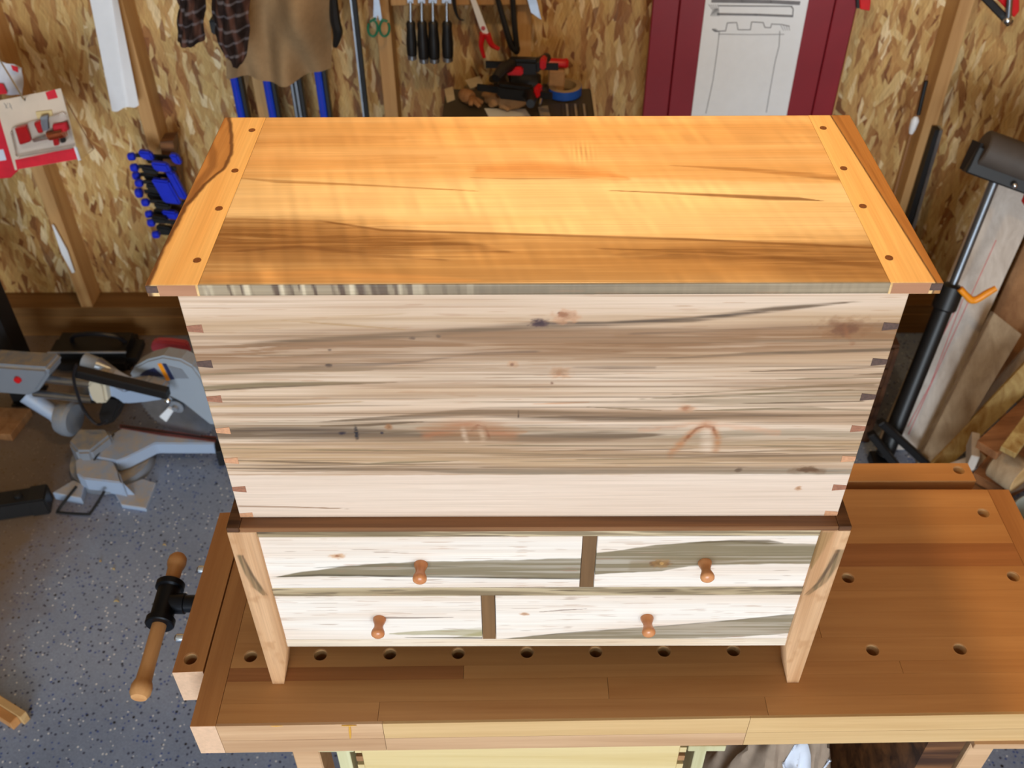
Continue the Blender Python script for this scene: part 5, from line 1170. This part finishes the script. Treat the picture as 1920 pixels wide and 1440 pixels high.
MB().obox(fa+np.array((0, 0, .01)), (1, 0, 0), (0, 1, 0), (0, 0, 1), .07, .06, .035).build('foot', 'black', rs, .004, 1)
# offcuts heap at the right end of the bench
def off(px, py, z, L, w, t_, ang, tilt, mat, lab, nm='wood_offcut'):
    c = AZ(px, py, z); a = math.radians(ang); b = math.radians(tilt); ax = np.array((math.cos(a)*math.cos(b), math.sin(a)*math.cos(b), math.sin(b))); az = np.array((-math.cos(a)*math.sin(b), -math.sin(a)*math.sin(b), math.cos(b))); ay = np.cross(az, ax)
    o = MB().obox(c, ax, ay, az, L, w, t_).build(nm, mat, None, .0015, 1); tag(o, lab, 'offcut', 'offcuts at the right end of the bench')
off(1897, 800, .34, .22, .06, .030, 38, 12, 'offcut', 'brown offcut on top of the heap right of the planks')
off(1824, 846, .20, .10, .022, .055, 70, 0, 'plankwhite', 'short pale offcut standing beside the brown offcuts')
off(1908, 838, .19, .34, .085, .035, 44, 10, 'offcut', 'thick brown offcut in the middle of the heap at right')
off(1812, 874, .13, .13, .045, .020, 20, 4, 'plankwhite', 'flat pale offcut at the end of the back vise jaw')
off(1848, 900, .12, .22, .060, .030, 48, 8, 'offcut', 'brown offcut low in the heap beside the bench corner')
off(1870, 915, .07, .30, .050, .030, 25, 0, 'plankwhite', 'whitish offcut at the bottom of the heap')
off(1928, 796, .40, .22, .040, .020, 46, 12, 'plankyellow', 'yellow-tan offcut at the top right of the heap')
off(1900, 870, .022, .50, .16, .04, 30, 0, 'offcut', 'large brown block under the heap of offcuts')
lg = thing('turning_blank', AZ(1895, 885, .27), 'round wooden turning blank with a pale sawn end on the heap at right', 'blank')
c = AZ(1880, 872, .27); e = AZ(1925, 892, .27); d = (e-c)/np.linalg.norm(e-c); d[1] -= .5; d /= np.linalg.norm(d)
MB().lathe(c, d, [(-.02, .040), (-.015, .046), (.052, .048), (.056, .046)], 24).build('body', 'plankgrey', lg); MB().lathe(c+d*.0562, d, [(0, .045), (.001, .044)], 24).build('sawn_end', 'bench_pale', lg)
cn = thing('waste_bin', AZ(1930, 955, .20), 'pale grey-green bin on the floor beyond the bench corner', 'bin')
c = AZ(1975, 985, .24); c[2] = 0
MB().lathe(c, (0, 0, 1), [(0, .085), (.24, .10), (.245, .104), (.25, .10), (.245, .096), (.02, .08)], 28, True).build('bin', 'can', cn)
MB().lathe(c+np.array((0, 0, .18)), (0, 0, 1), [(0, .099), (.012, .1005)], 28, False).build('band', 'black', cn)
cr = thing('low_crate', (.90, 1.58, 0), 'low dark brown crate on the floor in the shade behind the roller stand', 'crate')
for k in range(5): box((.74, 1.37, .006+k*.075), (1.055, 1.385, .076+k*.075)).build('slat', 'darkwood', cr, .002, 1); box((.74, 1.80, .006+k*.075), (1.055, 1.815, .076+k*.075)).build('slat', 'darkwood', cr, .002, 1)
for x in (.725, 1.055): box((x, 1.37, .004), (x+.015, 1.815, .38)).build('end_board', 'darkwood', cr, .002, 1)
for k in range(5): box((.726, 1.372+k*.0885, .381), (1.069, 1.372+k*.0885+.085, .393)).build('lid_slat', 'darkwood', cr, .002, 1)
